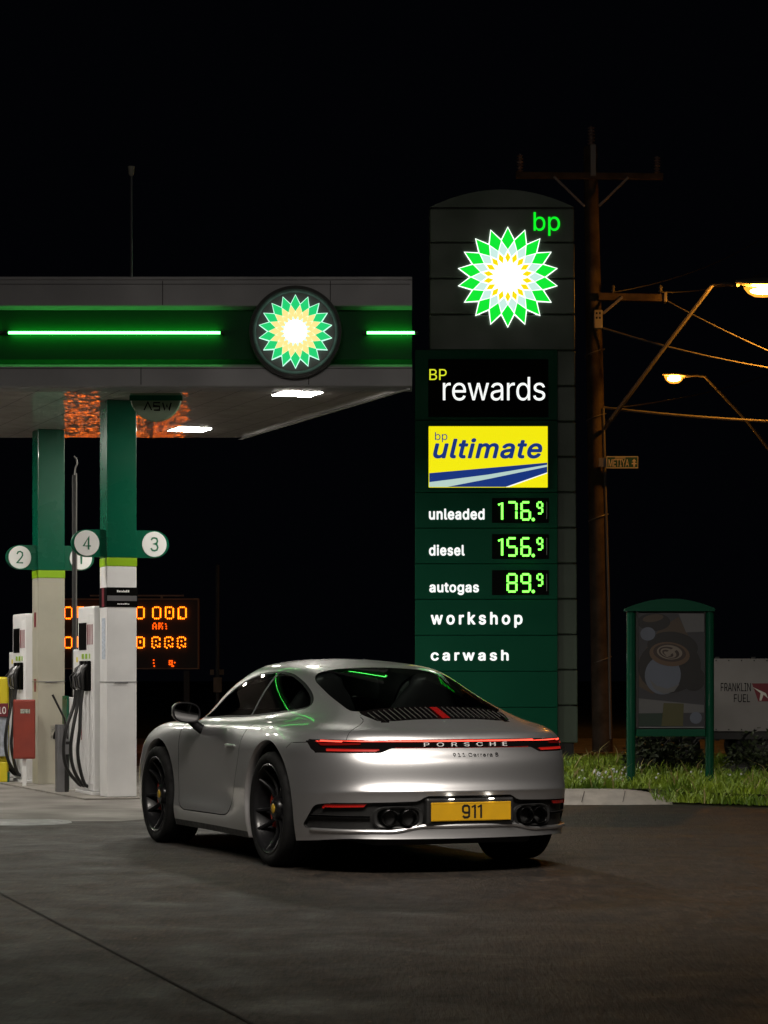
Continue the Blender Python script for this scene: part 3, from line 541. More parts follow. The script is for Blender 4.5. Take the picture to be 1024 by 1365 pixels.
sh.extract((17,), 'headlight', M['lamp_lens'], car, sides=True)
surf = [(v.co.copy(), Vector(v[sh.nl])) for v in sh.bm.verts]
from mathutils import kdtree
kd = kdtree.KDTree(len(surf))
for i, (p, n) in enumerate(surf): kd.insert(p, i)
kd.balance()
def on_surf(p, it=3):
    p = Vector(p); c, i, d = kd.find(p); n = surf[i][1]
    return p-n*((p-c).dot(n)), n
kxy = kdtree.KDTree(len(surf))
for i, (p, n) in enumerate(surf): kxy.insert((p.x, p.y, 0 if p.z > .6 else 9), i)
kxy.balance()
def top_z(x, y):
    c, i, d = kxy.find((x, abs(y), 0)); p, n = surf[i]
    nn = Vector((n.x, n.y, n.z))
    return p.z-((x-p.x)*nn.x+(abs(y)-p.y)*nn.y)/max(.2, nn.z)
# grille slats and high brake light
sl = MB()
for k in range(12):
    for s in (1, -1):
        y = s*(.056+.0345*k)
        xb = -.672 if abs(y) < .40 else -.60
        pts = [(x, y, top_z(x, y)+.003) for x in np.linspace(-.484, xb, 6)]
        sl.tube(pts, .0024, 6)
sl.build('grille_slats', mat('slat_metal', (.26, .25, .24), rough=.3, metal=.8), car)
bl = MB()
q = [(x, y) for x in np.linspace(-.478, -.685, 6) for y in (-.026, 0, .026)]
bl.add([(x, y, top_z(x, y)+.001) for x, y in q], [(3*i+j, 3*i+j+1, 3*i+j+4, 3*i+j+3) for i in range(5) for j in range(2)])
bl.build('high_brake_light', mat('brake_lens', (.3, .006, .006), rough=.2, coat=1, emit=(1, .02, .02), estr=.03), car)
# underside, cabin and seats
ub = MB(); ub.box(-.80, 3.2, -.52, .52, .165, .26, .03); ub.box(.5, 1.95, -.80, .80, .165, .24, .02); ub.box(-.90, -.40, -.44, .44, .235, .27, .01); ub.box(-.78, -.40, -.70, .70, .23, .27, .01)
ub.build('underbody', M['gap'], car)
cb = MB(); cb.box(-.35, 2.2, -.66, .66, .26, .62, .05); cb.box(1.75, 2.2, -.66, .66, .6, .86, .08); cb.box(-.35, .35, -.58, .58, .6, .88, .1)
cb.build('cabin_floor', M['seat'], car)
def seat(y):
    m = MB()
    def pr(prof, w0, w1, M_=None): pass
    secs = [(.78, .60, .25), (.66, .68, .25), (.60, .80, .26), (.53, .95, .25), (.48, 1.05, .19), (.45, 1.12, .13), (.44, 1.17, .11), (.435, 1.19, .07)]
    vs = []; n = 14
    for (x, z, w) in secs:
        for j in range(n):
            a = 2*math.pi*j/n; ca, sa = math.cos(a), math.sin(a)
            vs.append((x+.055*sa, y+w*math.copysign(abs(ca)**.7, ca), z+.02*sa))
    fs = [(i*n+j, i*n+(j+1) % n, (i+1)*n+(j+1) % n, (i+1)*n+j) for i in range(len(secs)-1) for j in range(n)]
    fs += [tuple(range(n))[::-1], tuple((len(secs)-1)*n+j for j in range(n))]
    m.add(vs, fs, True); m.box(.7, 1.2, y-.25, y+.25, .58, .70, .05)
    return m.build('seat', M['seat'], car)
seat(.36); seat(-.36)
sw = MB(); sw.tube([(1.62+.05*math.sin(a), -.36+.18*math.cos(a), .86+.17*math.sin(a)) for a in np.linspace(0, 2*math.pi, 25)], .014, 8); sw.build('steering_wheel', M['seat'], car)

# wheels
def tyre_prof(Rr, rr, w):
    h = w/2
    p = [(rr-.005, h-.02), (rr+.012, h-.004), (rr+.03, h+.002), (Rr-.03, h+.001), (Rr-.012, h-.008), (Rr-.003, h-.024)]
    g = []
    for k in (-.6, -.2, .2, .6):
        y = -k*h*.8
        g += [(Rr, y+.008), (Rr-.007, y+.006), (Rr-.007, y-.006), (Rr, y-.008)]
    q = [(a, -b) for a, b in p[::-1]]
    return p+g+q
def make_wheel():
    A = Matrix.Rotation(-math.pi/2, 4, 'X')                       # local z -> +y (outer face)
    Rr, rr, w = .357, .278, .30
    rim = MB()
    rim.lathe([(rr+.004, .142), (rr-.004, .146), (rr-.014, .138), (rr-.020, .115), (rr-.03, .05), (rr-.035, -.12), (rr, -.14)], 64, A, cap=False)
    rim.lathe([(.0, .108), (.03, .110), (.062, .106), (.075, .092), (.078, .05), (.0, .05)], 32, A)
    for k in range(5):
        for s in (-1, 1):
            a0 = 2*math.pi*k/5+math.pi/2+.0; vs = []; fs = []
            rs = [.055, .09, .14, .19, .235, .262]
            for i, r in enumerate(rs):
                t = (r-rs[0])/(rs[-1]-rs[0]); ang = a0+s*(.20+.03*t)+(s*.16*(1-t)**2)
                zf = .090-.028*math.sin(math.pi*min(1, t*1.02))*.8+.044*t**2.2; wd = .0145-.004*t; dp = .045-.012*t
                ca, sa = math.cos(ang), math.sin(ang); tx, ty = -sa, ca
                for (o, zz) in ((-wd, zf-.008), (-wd*.55, zf), (wd*.55, zf), (wd, zf-.008), (wd*.8, zf-dp), (-wd*.8, zf-dp)):
                    vs.append(A @ Vector((r*ca+tx*o, r*sa+ty*o, zz)))
            for i in range(len(rs)-1):
                for j in range(6): fs.append((i*6+j, i*6+(j+1) % 6, (i+1)*6+(j+1) % 6, (i+1)*6+j))
            rim.add(vs, fs, True)
        a = 2*math.pi*(k+.5)/5+math.pi/2
        rim.lathe([(.0, .112), (.008, .110), (.009, .09), (0, .09)], 8, Matrix.Translation((.052*math.cos(a), 0, .052*math.sin(a))) @ A)
    wheel = rim.build('wheel', M['rim'], car)
    t = MB(); t.lathe(tyre_prof(Rr, rr, w), 72, A, closed=True); t.build('tyre', M['rubber'], wheel)
    d = MB(); d.lathe([(.06, .045), (.165, .045), (.165, .012), (.06, .012)], 48, A); d.build('brake_disc', M['disc'], wheel)
    c = MB(); vs = []
    return wheel, A
wheel, A = make_wheel()
def caliper():
    m = MB(); vs = []; n = 9
    for i in range(n):
        a = R(150)+R(70)*i/(n-1); ca, sa = math.cos(a), math.sin(a)
        for (r, y) in ((.10, .062), (.185, .062), (.20, .04), (.20, -.02), (.10, -.02)): vs.append((-abs(r)*-ca if False else r*ca*-1, y, r*sa))
    fs = [(i*5+j, i*5+(j+1) % 5, (i+1)*5+(j+1) % 5, (i+1)*5+j) for i in range(n-1) for j in range(5)]+[(4, 3, 2, 1, 0), tuple((n-1)*5+j for j in range(5))]
    m.add(vs, fs, False); return m.build('brake_caliper', M['caliper'], wheel)
caliper()
hc = MB(); hc.lathe([(0, .117), (.024, .116), (.030, .112), (.031, .10), (0, .10)], 24, A); hc.build('hub_cap', M['crest'], wheel)
wheel.location = (0, .765, .357)
for (x, y, sc) in ((2.45, .765, (.958, .86, .958)), (0, -.765, (1, 1, 1)), (2.45, -.765, (.958, .86, .958))):
    c = copy_tree(wheel, car); c.location = (x, y, .357*sc[0]); c.scale = sc
    if y < 0: c.rotation_euler = (0, 0, math.pi)
# mirrors
def mirror(s):
    m = MB(); n = 20; vs = []
    prof = [(0., .93), (.012, 1.), (.035, .99), (.07, .86), (.095, .6), (.108, .25), (.111, .02)]
    for (dx, k) in prof:
        for j in range(n):
            a = 2*math.pi*j/n; ca, sa = math.cos(a), math.sin(a)
            vs.append((1.55+dx, s*(.94+.100*k*math.copysign(abs(ca)**.75, ca)), .935+.070*k*math.copysign(abs(sa)**.75, sa)+.02*ca*k*.5))
    fs = [(i*n+j, i*n+(j+1) % n, (i+1)*n+(j+1) % n, (i+1)*n+j) for i in range(len(prof)-1) for j in range(n)]+[tuple((len(prof)-1)*n+j for j in range(n))]
    m.add(vs, fs, True); o = m.build('door_mirror', M['paint'], car)
    g = MB(); g.add([(1.556, p[1]*1.0, p[2]) for p in vs[:n]], [tuple(range(n))]); g.build('mirror_glass', M['mirror'], o)
    r = MB(); r.tube([(1.552, p[1], p[2]) for p in vs[:n]]+[(1.552, vs[0][1], vs[0][2])], .006, 6); r.build('mirror_rim', M['trim'], o)
    k = MB(); k.tube([(1.60, s*.79, .80), (1.59, s*.86, .845), (1.59, s*.90, .885)], [.035, .03, .028], 10); k.build('mirror_arm', M['trim'], o)
mirror(1); mirror(-1)
for s in (1, -1):
    h = MB(); pts = []
    for x in np.linspace(.76, .98, 9):
        p, n = on_surf((x, .84, .728)); k = math.sin(math.pi*(x-.76)/.22)**.5
        pts.append((p.x, s*(p.y+.006+.012*k), .728))
    h.tube(pts, [.004, .010, .013, .014, .014, .014, .013, .010, .004], 10); h.build('door_handle', M['paint'], car)
# exhausts, plate, badges
def rear_x(y): return on_surf((-1.02+.35*max(0, y-.2)**2, y, .34))[0].x
for s in (1, -1):
    e = MB(); n = 28; vs = []
    for (x, k, dz) in ((-1.035, 1., 0), (-1.046, .94, 0), (-1.04, .82, 0), (-.96, .78, 0)):
        for j in range(n):
            a = 2*math.pi*j/n; ca, sa = math.cos(a), math.sin(a)
            yy = .437+.148*k*math.copysign(abs(ca)**.6, ca); zz = .343+.067*k*math.copysign(abs(sa)**.6, sa)
            vs.append((rear_x(yy)+x+1.035, s*yy, zz))
    e.add(vs, [(i*n+j, i*n+(j+1) % n, (i+1)*n+(j+1) % n, (i+1)*n+j) for i in range(3) for j in range(n)], True)
    o = e.build('exhaust_surround', M['plastic'], car)
    for y in (.383, .49):
        t = MB(); T = Matrix.Translation((rear_x(y)+.10, s*y, .342)) @ Matrix.Rotation(-math.pi/2, 4, 'Y')
        t.lathe([(.050, 0), (.050, .125), (.047, .130), (.043, .125), (.042, .0), (.0, .0)], 28, T); t.build('exhaust_pipe', M['pipe'], o)
lp = MB(); pts = []
half = [p for p in sh.S[8, :66] if p[0] < -.56]
for sg, seq in ((-1, half[::-1]), (1, half[1:])):
    for p in seq:
        a = p[1]; t = min(1, max(0, (a-.28)/.20)); pts.append((p[0]-.003, sg*(a+(.003 if a > .6 else 0)), .291-.031*(t*t*(3-2*t))))
lp.tube(pts, [.004]+[.0115]*(len(pts)-2)+[.004], 8); lp.build('bumper_lip', M['paint'], car)
ph = MB(); ph.box(-1.045, -1.0, -.285, .285, .300, .455, .012); ph_o = ph.build('plate_holder', M['plastic'], car)
pl = MB(); pl.box(-1.0555, -1.047, -.26, .26, .3195, .4305, .003); plate = pl.build('number_plate', M['plate'], car)
for y in (-.13, .13):
    mb_ = MB(); mb_.box(-1.066, -1.046, y-.014, y+.014, .447, .452, .002); mb_.build('plate_lamp', emat('plate_lamp_lens', (1, .93, .8), 10.), ph_o)
bd = MB()
for (y0, y1, z0, z1) in ((-.2545, .2545, .4225, .4245), (-.2545, .2545, .3255, .3275), (-.2545, -.2525, .3275, .4225), (.2525, .2545, .3275, .4225)): bd.box(-1.0567, -1.055, y0, y1, z0, z1)
bd.build('plate_border', M['plate'], plate)
def flat_stroke(mb, pts, w, place, d=.0015):
    """a pen stroke: ribbon of width w along pts, mitred, given thickness by place(x, y, depth)"""
    n = len(pts); P = [np.array(p, float) for p in pts]; L = []; Rr = []
    for i in range(n):
        a = P[max(0, i-1)]; c = P[min(n-1, i+1)]
        t = (c-a)/np.linalg.norm(c-a); nn = np.array([-t[1], t[0]]); k = 1.
        if 0 < i < n-1:
            t0 = (P[i]-a)/np.linalg.norm(P[i]-a); k = 1/max(.5, abs(np.dot(t0, t)))
        L.append(P[i]+nn*w/2*k); Rr.append(P[i]-nn*w/2*k)
    vs = [place(*p, d) for p in L]+[place(*p, d) for p in Rr]+[place(*p, 0) for p in L]+[place(*p, 0) for p in Rr]
    fs = [(i, i+1, n+i+1, n+i) for i in range(n-1)]+[(i, i+1, 2*n+i+1, 2*n+i) for i in range(n-1)]+[(n+i, n+i+1, 3*n+i+1, 3*n+i) for i in range(n-1)]
    fs += [(0, n, 3*n, 2*n), (n-1, 2*n-1, 4*n-1, 3*n-1)]
    mb.add(vs, fs)
NINE = [(.88, .42), (.60, .40), (.30, .42), (.12, .52), (.10, .72), (.12, .88), (.30, .99), (.70, .99), (.88, .88), (.90, .70), (.90, .30), (.88, .12), (.70, .01), (.30, .01), (.12, .14)]
dg = MB(); pl_place = lambda x, y, d: (-1.0557-d, -x, .3385+y*.0735)
flat_stroke(dg, [(-.065+.058*a, b) for a, b in NINE], .0125, lambda x, y, d: (-1.0557-d, -x, .3385+y*.0735*1.0), .0015) if False else None
def car_digit(pts, y0, wd):
    flat_stroke(dg, [(y0+wd*a, .3395+.0715*b) for a, b in pts], .0125, lambda x, y, d: (-1.0557-d, -x, y))
car_digit(NINE, -.062, .052); car_digit([(.35, 1.06), (.35, -.06)], .012, .03); car_digit([(.35, 1.06), (.35, -.06)], .052, .03)
for y0 in (.0125, .0525):
    dg.add([], [])
    flat_stroke(dg, [(y0-.012, .3395+.060), (y0+.0045, .3395+.0685)], .009, lambda x, y, d: (-1.0557-d*.8, -x, y))
dg.build('plate_characters', M['black'], plate)
def rear_letters(name, txt, yc, w, z, hgt, m, lift=.002, **kw):
    vs, fs = glyph_mesh(txt, **kw)
    x0, x1, y1 = vs[:, 0].min(), vs[:, 0].max(), vs[:, 1].max(); n = len(vs); P = []; Q = []
    for p in vs:
        y = yc+w/2-(p[0]-x0)/(x1-x0)*w; zz = z+p[1]/y1*hgt
        q, nn = on_surf((-1.0, abs(y), zz)); nn = Vector((nn.x, nn.y*(1 if y > 0 else -1), nn.z)); b = Vector((q.x, y, zz))
        P.append(b+nn*-.004); Q.append(b+nn*lift)
    cnt = {}
    for f in fs:
        for i in range(len(f)):
            e = (f[i], f[(i+1) % len(f)]); k = tuple(sorted(e)); cnt[k] = None if k in cnt else e
    F2 = [tuple(i+n for i in f) for f in fs]+[(e[0], e[1], e[1]+n, e[0]+n) for e in cnt.values() if e]
    return MB().add(P+Q, F2).build(name, m, car)
rear_letters('badge_letters', 'PORSCHE', -.005, .545, .7605, .0235, M['silver_letters'], track=.42, lift=.003)
rear_letters('model_badge', '911 Carrera S', -.055, .30, .697, .0235, M['black'], track=.06, lift=.003)

# ------------------------------------------------------------------ setting: materials
def ground_mat():
    m = bpy.data.materials.new('forecourt_concrete'); m.use_nodes = True; nt = m.node_tree; b = nt.nodes['Principled BSDF']
    tc = nt.nodes.new('ShaderNodeTexCoord'); L = nt.links.new
    def noise(sc, det=6, dist=0., rough=.55):
        n = nt.nodes.new('ShaderNodeTexNoise'); n.inputs['Scale'].default_value = sc; n.inputs['Detail'].default_value = det
        n.inputs['Distortion'].default_value = dist; n.inputs['Roughness'].default_value = rough; L(tc.outputs['Object'], n.inputs['Vector']); return n
    big, mid, fine, grit = noise(.45, 5, .8), noise(2.2, 8, .4, .65), noise(11, 7, .3, .7), noise(46, 4, 0, .7)
    mp_ = nt.nodes.new('ShaderNodeMapping'); mp_.inputs['Rotation'].default_value = (0, 0, R(-12)); mp_.inputs['Scale'].default_value = (1, .14, 1); L(tc.outputs['Object'], mp_.inputs[0]); L(mp_.outputs[0], grit.inputs['Vector'])
    mp2 = nt.nodes.new('ShaderNodeMapping'); mp2.inputs['Rotation'].default_value = (0, 0, R(20)); mp2.inputs['Scale'].default_value = (1, .3, 1); L(tc.outputs['Object'], mp2.inputs[0]); L(mp2.outputs[0], fine.inputs['Vector'])
    r1 = nt.nodes.new('ShaderNodeValToRGB'); L(big.outputs['Fac'], r1.inputs[0])
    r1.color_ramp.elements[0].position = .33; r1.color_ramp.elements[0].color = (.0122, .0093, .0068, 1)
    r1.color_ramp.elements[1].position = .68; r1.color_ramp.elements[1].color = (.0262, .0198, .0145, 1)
    r2 = nt.nodes.new('ShaderNodeValToRGB'); L(mid.outputs['Fac'], r2.inputs[0])
    r2.color_ramp.elements[0].position = .3; r2.color_ramp.elements[0].color = (.60, .60, .60, 1)
    r2.color_ramp.elements[1].position = .72; r2.color_ramp.elements[1].color = (1.22, 1.2, 1.16, 1)
    r3 = nt.nodes.new('ShaderNodeValToRGB'); L(grit.outputs['Fac'], r3.inputs[0])
    r3.color_ramp.elements[0].position = .3; r3.color_ramp.elements[0].color = (.35, .35, .35, 1)
    r3.color_ramp.elements[1].position = .72; r3.color_ramp.elements[1].color = (2.1, 2.0, 1.9, 1)
    r4 = nt.nodes.new('ShaderNodeValToRGB'); L(fine.outputs['Fac'], r4.inputs[0])
    r4.color_ramp.elements[0].position = .35; r4.color_ramp.elements[0].color = (.42, .42, .42, 1)
    r4.color_ramp.elements[1].position = .7; r4.color_ramp.elements[1].color = (1.75, 1.7, 1.64, 1)
    # oil drips: small dark spots of their own shape
    vo = nt.nodes.new('ShaderNodeTexVoronoi'); vo.inputs['Scale'].default_value = .9; L(tc.outputs['Object'], vo.inputs['Vector'])
    od = nt.nodes.new('ShaderNodeMapRange'); od.inputs[1].default_value = .03; od.inputs[2].default_value = .10; od.inputs[3].default_value = .55; od.inputs[4].default_value = 1
    L(vo.outputs['Distance'], od.inputs[0])
    cur = r1.outputs[0]
    vf = nt.nodes.new('ShaderNodeTexVoronoi'); vf.inputs['Scale'].default_value = 16; L(mp2.outputs[0], vf.inputs['Vector'])
    r5 = nt.nodes.new('ShaderNodeValToRGB'); L(vf.outputs['Distance'], r5.inputs[0])
    r5.color_ramp.elements[0].position = .08; r5.color_ramp.elements[0].color = (2.5, 2.35, 2.2, 1); r5.color_ramp.elements[1].position = .15; r5.color_ramp.elements[1].color = (1, 1, 1, 1)
    wv = nt.nodes.new('ShaderNodeTexNoise'); wv.inputs['Scale'].default_value = 3.4; wv.inputs['Detail'].default_value = 9; wv.inputs['Distortion'].default_value = 1.6; L(tc.outputs['Object'], wv.inputs['Vector'])
    r6 = nt.nodes.new('ShaderNodeValToRGB'); L(wv.outputs['Fac'], r6.inputs[0]); es = r6.color_ramp.elements
    es[0].position = .47; es[0].color = (1, 1, 1, 1); es[1].position = .5; es[1].color = (.72, .72, .72, 1); e3 = es.new(.53); e3.color = (1, 1, 1, 1)
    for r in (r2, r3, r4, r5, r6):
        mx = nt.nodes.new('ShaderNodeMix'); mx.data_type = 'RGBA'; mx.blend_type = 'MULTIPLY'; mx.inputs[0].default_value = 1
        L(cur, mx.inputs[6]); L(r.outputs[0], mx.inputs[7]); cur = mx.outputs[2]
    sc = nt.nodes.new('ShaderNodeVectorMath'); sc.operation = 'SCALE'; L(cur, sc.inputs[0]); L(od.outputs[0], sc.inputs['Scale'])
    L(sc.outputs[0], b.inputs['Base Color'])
    mr = nt.nodes.new('ShaderNodeMapRange'); mr.inputs[1].default_value = .3; mr.inputs[2].default_value = .7; mr.inputs[3].default_value = .55; mr.inputs[4].default_value = .85
    L(mid.outputs['Fac'], mr.inputs[0]); L(mr.outputs[0], b.inputs['Roughness'])
    ad = nt.nodes.new('ShaderNodeMath'); ad.operation = 'ADD'; L(grit.outputs['Fac'], ad.inputs[0]); L(fine.outputs['Fac'], ad.inputs[1])
    bp = nt.nodes.new('ShaderNodeBump'); bp.inputs['Strength'].default_value = .8; bp.inputs['Distance'].default_value = .012
    L(ad.outputs[0], bp.inputs['Height']); L(bp.outputs[0], b.inputs['Normal'])
    return m
S = {}
S['ground'] = ground_mat()
S['joint'] = mat('joint_filler', (.012, .011, .010), rough=.9)
S['road'] = mat('asphalt', (.25, .23, .21), rough=.7, var=.35, vscale=3, bump=.4, bscale=80)
S['kerb'] = mat('kerb_concrete', (.42, .39, .35), rough=.8, var=.3, vscale=5, bump=.4, bscale=70)
S['soil'] = mat('soil', (.035, .045, .015), rough=.95, var=.4, vscale=4)
S['grey_panel'] = mat('grey_painted_metal', (.24, .24, .25), rough=.45, var=.12, vscale=1.5)
S['recess'] = mat('fascia_recess_green', (.004, .060, .017), rough=.5, spec=.08)
S['white_metal'] = mat('white_painted_metal', (.82, .82, .82), rough=.38, var=.12, vscale=2.6, coat=.15)
S['cream_metal'] = mat('cream_painted_metal', (.44, .42, .34), rough=.42, var=.14, vscale=2.2)
S['green'] = mat('green_painted_metal', (.0, .10, .05), rough=.28, coat=.4, var=.06, vscale=2)
S['dkgreen'] = mat('dark_green_panel', (.002, .085, .042), rough=.5, spec=.1, coat=.0, var=.08, vscale=2)
S['lime'] = mat('lime_band', (.28, .50, .01), rough=.35)
S['disc_white'] = mat('white_disc', (.88, .88, .86), rough=.35)
S['number'] = mat('green_numeral', (.0, .15, .07), rough=.4)
S['black'] = mat('black_gloss', (.003, .003, .003), rough=.55, spec=.04)
S['logo_edge'] = emat('logo_edge', (.55, 1, .80), 1.2)
S['hose'] = mat('hose_rubber', (.012, .012, .012), rough=.38)
S['steel'] = mat('grey_steel', (.28, .28, .29), rough=.35, metal=.7, var=.15, vscale=6)
S['red'] = mat('dull_red_paint', (.26, .035, .02), rough=.45, var=.15, vscale=6)
S['yellow'] = mat('yellow_plastic', (.75, .62, .02), rough=.4)
S['maroon'] = mat('maroon_sign', (.18, .02, .03), rough=.4)
S['wood'] = mat('weathered_timber', (.085, .06, .04), rough=.8, var=.4, vscale=5, bump=.5, bscale=30)
S['arm_steel'] = mat('galvanised_arm', (.24, .23, .22), rough=.45, metal=.4)
S['porcelain'] = mat('insulator_glaze', (.30, .22, .20), rough=.2, coat=1)
S['cable'] = mat('cable_sheath', (.17, .16, .15), rough=.5)
S['sign_green'] = mat('street_sign_green', (.01, .10, .06), rough=.4)
S['sign_letters'] = mat('sign_letters', (.72, .70, .62), rough=.5)
S['sheet'] = mat('white_banner', (.27, .255, .245), rough=.6, var=.12, vscale=3)
S['rubber'] = M['rubber']
S['dark'] = mat('dark_metal', (.022, .021, .02), rough=.6)
S['frame_green'] = mat('frame_green', (.004, .065, .033), rough=.22, coat=.4)
# glossy, slightly rippled ceiling pans
m = mat('ceiling_pans', (.80, .74, .70), rough=.45, spec=.3, coat=1., coat_rough=.015); nt = m.node_tree
tc = nt.nodes.new('ShaderNodeTexCoord'); n1 = nt.nodes.new('ShaderNodeTexNoise'); n1.inputs['Scale'].default_value = 4.; n1.inputs['Detail'].default_value = 1.5
mp = nt.nodes.new('ShaderNodeMapping'); mp.inputs['Scale'].default_value = (1.4, .55, 1); nt.links.new(tc.outputs['Object'], mp.inputs[0]); nt.links.new(mp.outputs[0], n1.inputs['Vector'])
bp = nt.nodes.new('ShaderNodeBump'); bp.inputs['Strength'].default_value = .6; bp.inputs['Distance'].default_value = .012
nt.links.new(n1.outputs['Fac'], bp.inputs['Height']); nt.links.new(bp.outputs[0], nt.nodes['Principled BSDF'].inputs['Coat Normal'])
S['soffit'] = m
S['lamp_white'] = emat('ceiling_lamp', (1, .94, .85), 165)
S['neon'] = emat('green_neon', (.09, 1, .13), 13.)
S['logo_green'] = emat('logo_green', (.0, .80, .03), 1.0)
S['logo_teal'] = emat('logo_teal', (.0, .62, .16), 1.0)
S['logo_mint'] = emat('logo_mint', (.60, .86, .78), 1.0)
S['logo_yellow'] = emat('logo_yellow', (1., .76, .0), 1.0)
S['logo_pale'] = emat('logo_pale_yellow', (1., .80, .28), 1.0)
S['logo_white'] = emat('logo_white', (.92, 1, .93), 1.6)
S['logo_core'] = emat('logo_core', (1, .99, .92), 5.)
S['lit_white'] = emat('lit_white_letters', (.95, .97, .95), 1.0)
S['lit_green'] = emat('lit_green_letters', (.0, .95, .02), 1.0)
S['lit_lime'] = emat('lit_lime_letters', (.72, .78, .02), 1.0)
S['lit_yellow'] = emat('lit_yellow_panel', (.93, .85, .0), .95)
S['lit_blue'] = emat('lit_blue_print', (.004, .035, .24), .8)
S['lit_pale'] = emat('lit_pale_stripe', (.50, .68, .62), .9)
S['digit'] = emat('price_led', (.16, 1, .07), 3.2)
S['amber'] = emat('amber_led', (1, .15, .004), 5.5)
S['sodium'] = emat('sodium_bulb', (1, .36, .03), 1050)
m = bpy.data.materials.new('lamp_refractor'); m.use_nodes = True; nt = m.node_tree; nt.nodes.clear()
o_ = nt.nodes.new('ShaderNodeOutputMaterial'); e_ = nt.nodes.new('ShaderNodeEmission'); e_.inputs[0].default_value = (1, .33, .03, 1); e_.inputs[1].default_value = 2.6
t_ = nt.nodes.new('ShaderNodeBsdfTransparent'); x_ = nt.nodes.new('ShaderNodeMixShader'); x_.inputs[0].default_value = .45
nt.links.new(t_.outputs[0], x_.inputs[1]); nt.links.new(e_.outputs[0], x_.inputs[2]); nt.links.new(x_.outputs[0], o_.inputs[0]); S['refractor'] = m

# ------------------------------------------------------------------ ground, road, kerb, verge
def sheet(name, pts, m, kind='structure', z=None):
    mb = MB(); mb.add([(p[0], p[1], p[2] if len(p) > 2 else z) for p in pts], [tuple(range(len(pts)))])
    return tag(mb.build(name, m), kind=kind)
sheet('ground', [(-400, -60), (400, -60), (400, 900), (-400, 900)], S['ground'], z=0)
sheet('road', [(-400, 38.5), (400, 38.5), (400, 48), (-400, 48)], S['road'], z=.004)
sheet('far_ground', [(-400, 48), (400, 48), (400, 900), (-400, 900)], S['soil'], z=.006)
ap = mat('lightened_concrete', (.19, .178, .16), rough=.7, var=.45, vscale=1.3, bump=.4, bscale=90)  # paler slab: canopy lamplight put into its colour, with bounce for the soffit
sheet('lightened_apron', [(-14, 20.6), (-2.15, 20.2), (-1.4, 21.5), (-.9, 24), (-2.4, 33), (-14, 33)], ap, z=.004)
jd = Vector((1.64, -5.1, 0)).normalized(); jn = Vector((-jd.y, jd.x, 0)); a = Vector((-2.09, 13.5, .004))
sheet('paving_joint', [a-jd*9+jn*.006, a-jd*9-jn*.006, a+jd*12-jn*.006, a+jd*12+jn*.006], S['joint'])
def zv(x, y):
    t = min(1, max(0, (y-23.2)/4)); q = min(1, max(0, (y-27.5)/7)); return (.115+.10*t)*(1-q)+.02*q+.03*math.sin(x*1.7+y*.9)*min(1, t*3)*(1-q)
VX0, VX1 = .2, 14.
def front_edge(x):
    return 23.45 if x < 2.55 else 23.45-.75*min(1, (x-2.55)/.9)
mb = MB(); nx, ny = 60, 30
vs = []
for i in range(nx+1):
    x = VX0+(VX1-VX0)*(i/nx)**1.3; y0 = front_edge(x)
    for j in range(ny+1):
        y = y0+(35.5-y0)*(j/ny)**1.4
        edge = min(1, j/1.0) if x > 2.5 else 1
        vs.append((x, y, (zv(x, y) if edge else .01)))
mb.add(vs, [(i*(ny+1)+j, (i+1)*(ny+1)+j, (i+1)*(ny+1)+j+1, i*(ny+1)+j+1) for i in range(nx) for j in range(ny)], True)
tag(mb.build('verge', S['soil']), kind='structure')
# kerb with its tapering end
mb = MB(); st = []
for x in [VX0, .8, 1.4, 1.9, 2.15, 2.3, 2.42, 2.52, 2.6, 2.67]:
    k = 1 if x < 2.2 else max(.03, 1-((x-2.2)/.66)**1.7); w = 0 if x < 2.2 else (x-2.2)*.18
    st.append([(x, 22.9+w, 0.), (x, 22.93+w, .02*k), (x, 23.16+w*.7, .108*k), (x, 23.22+w*.6, .122*k), (x, 23.46, .125*k), (x, 23.46, 0)])
vs = [p for r in st for p in r]
mb.add(vs, [(i*6+j, (i+1)*6+j, (i+1)*6+j+1, i*6+j+1) for i in range(len(st)-1) for j in range(5)], True)
tag(mb.build('kerb', S['kerb']), kind='structure')
mb = MB()
for x in (1.35, 1.82, 2.2): mb.add([(x, 22.925, .024), (x+.006, 22.925, .024), (x+.05, 23.16, .1125), (x+.044, 23.16, .1125), (x+.05, 23.45, .1275), (x+.056, 23.45, .1275)], [(0, 1, 2, 3), (3, 2, 5, 4)])
tag(mb.build('kerb_joint', S['joint']), kind='structure')
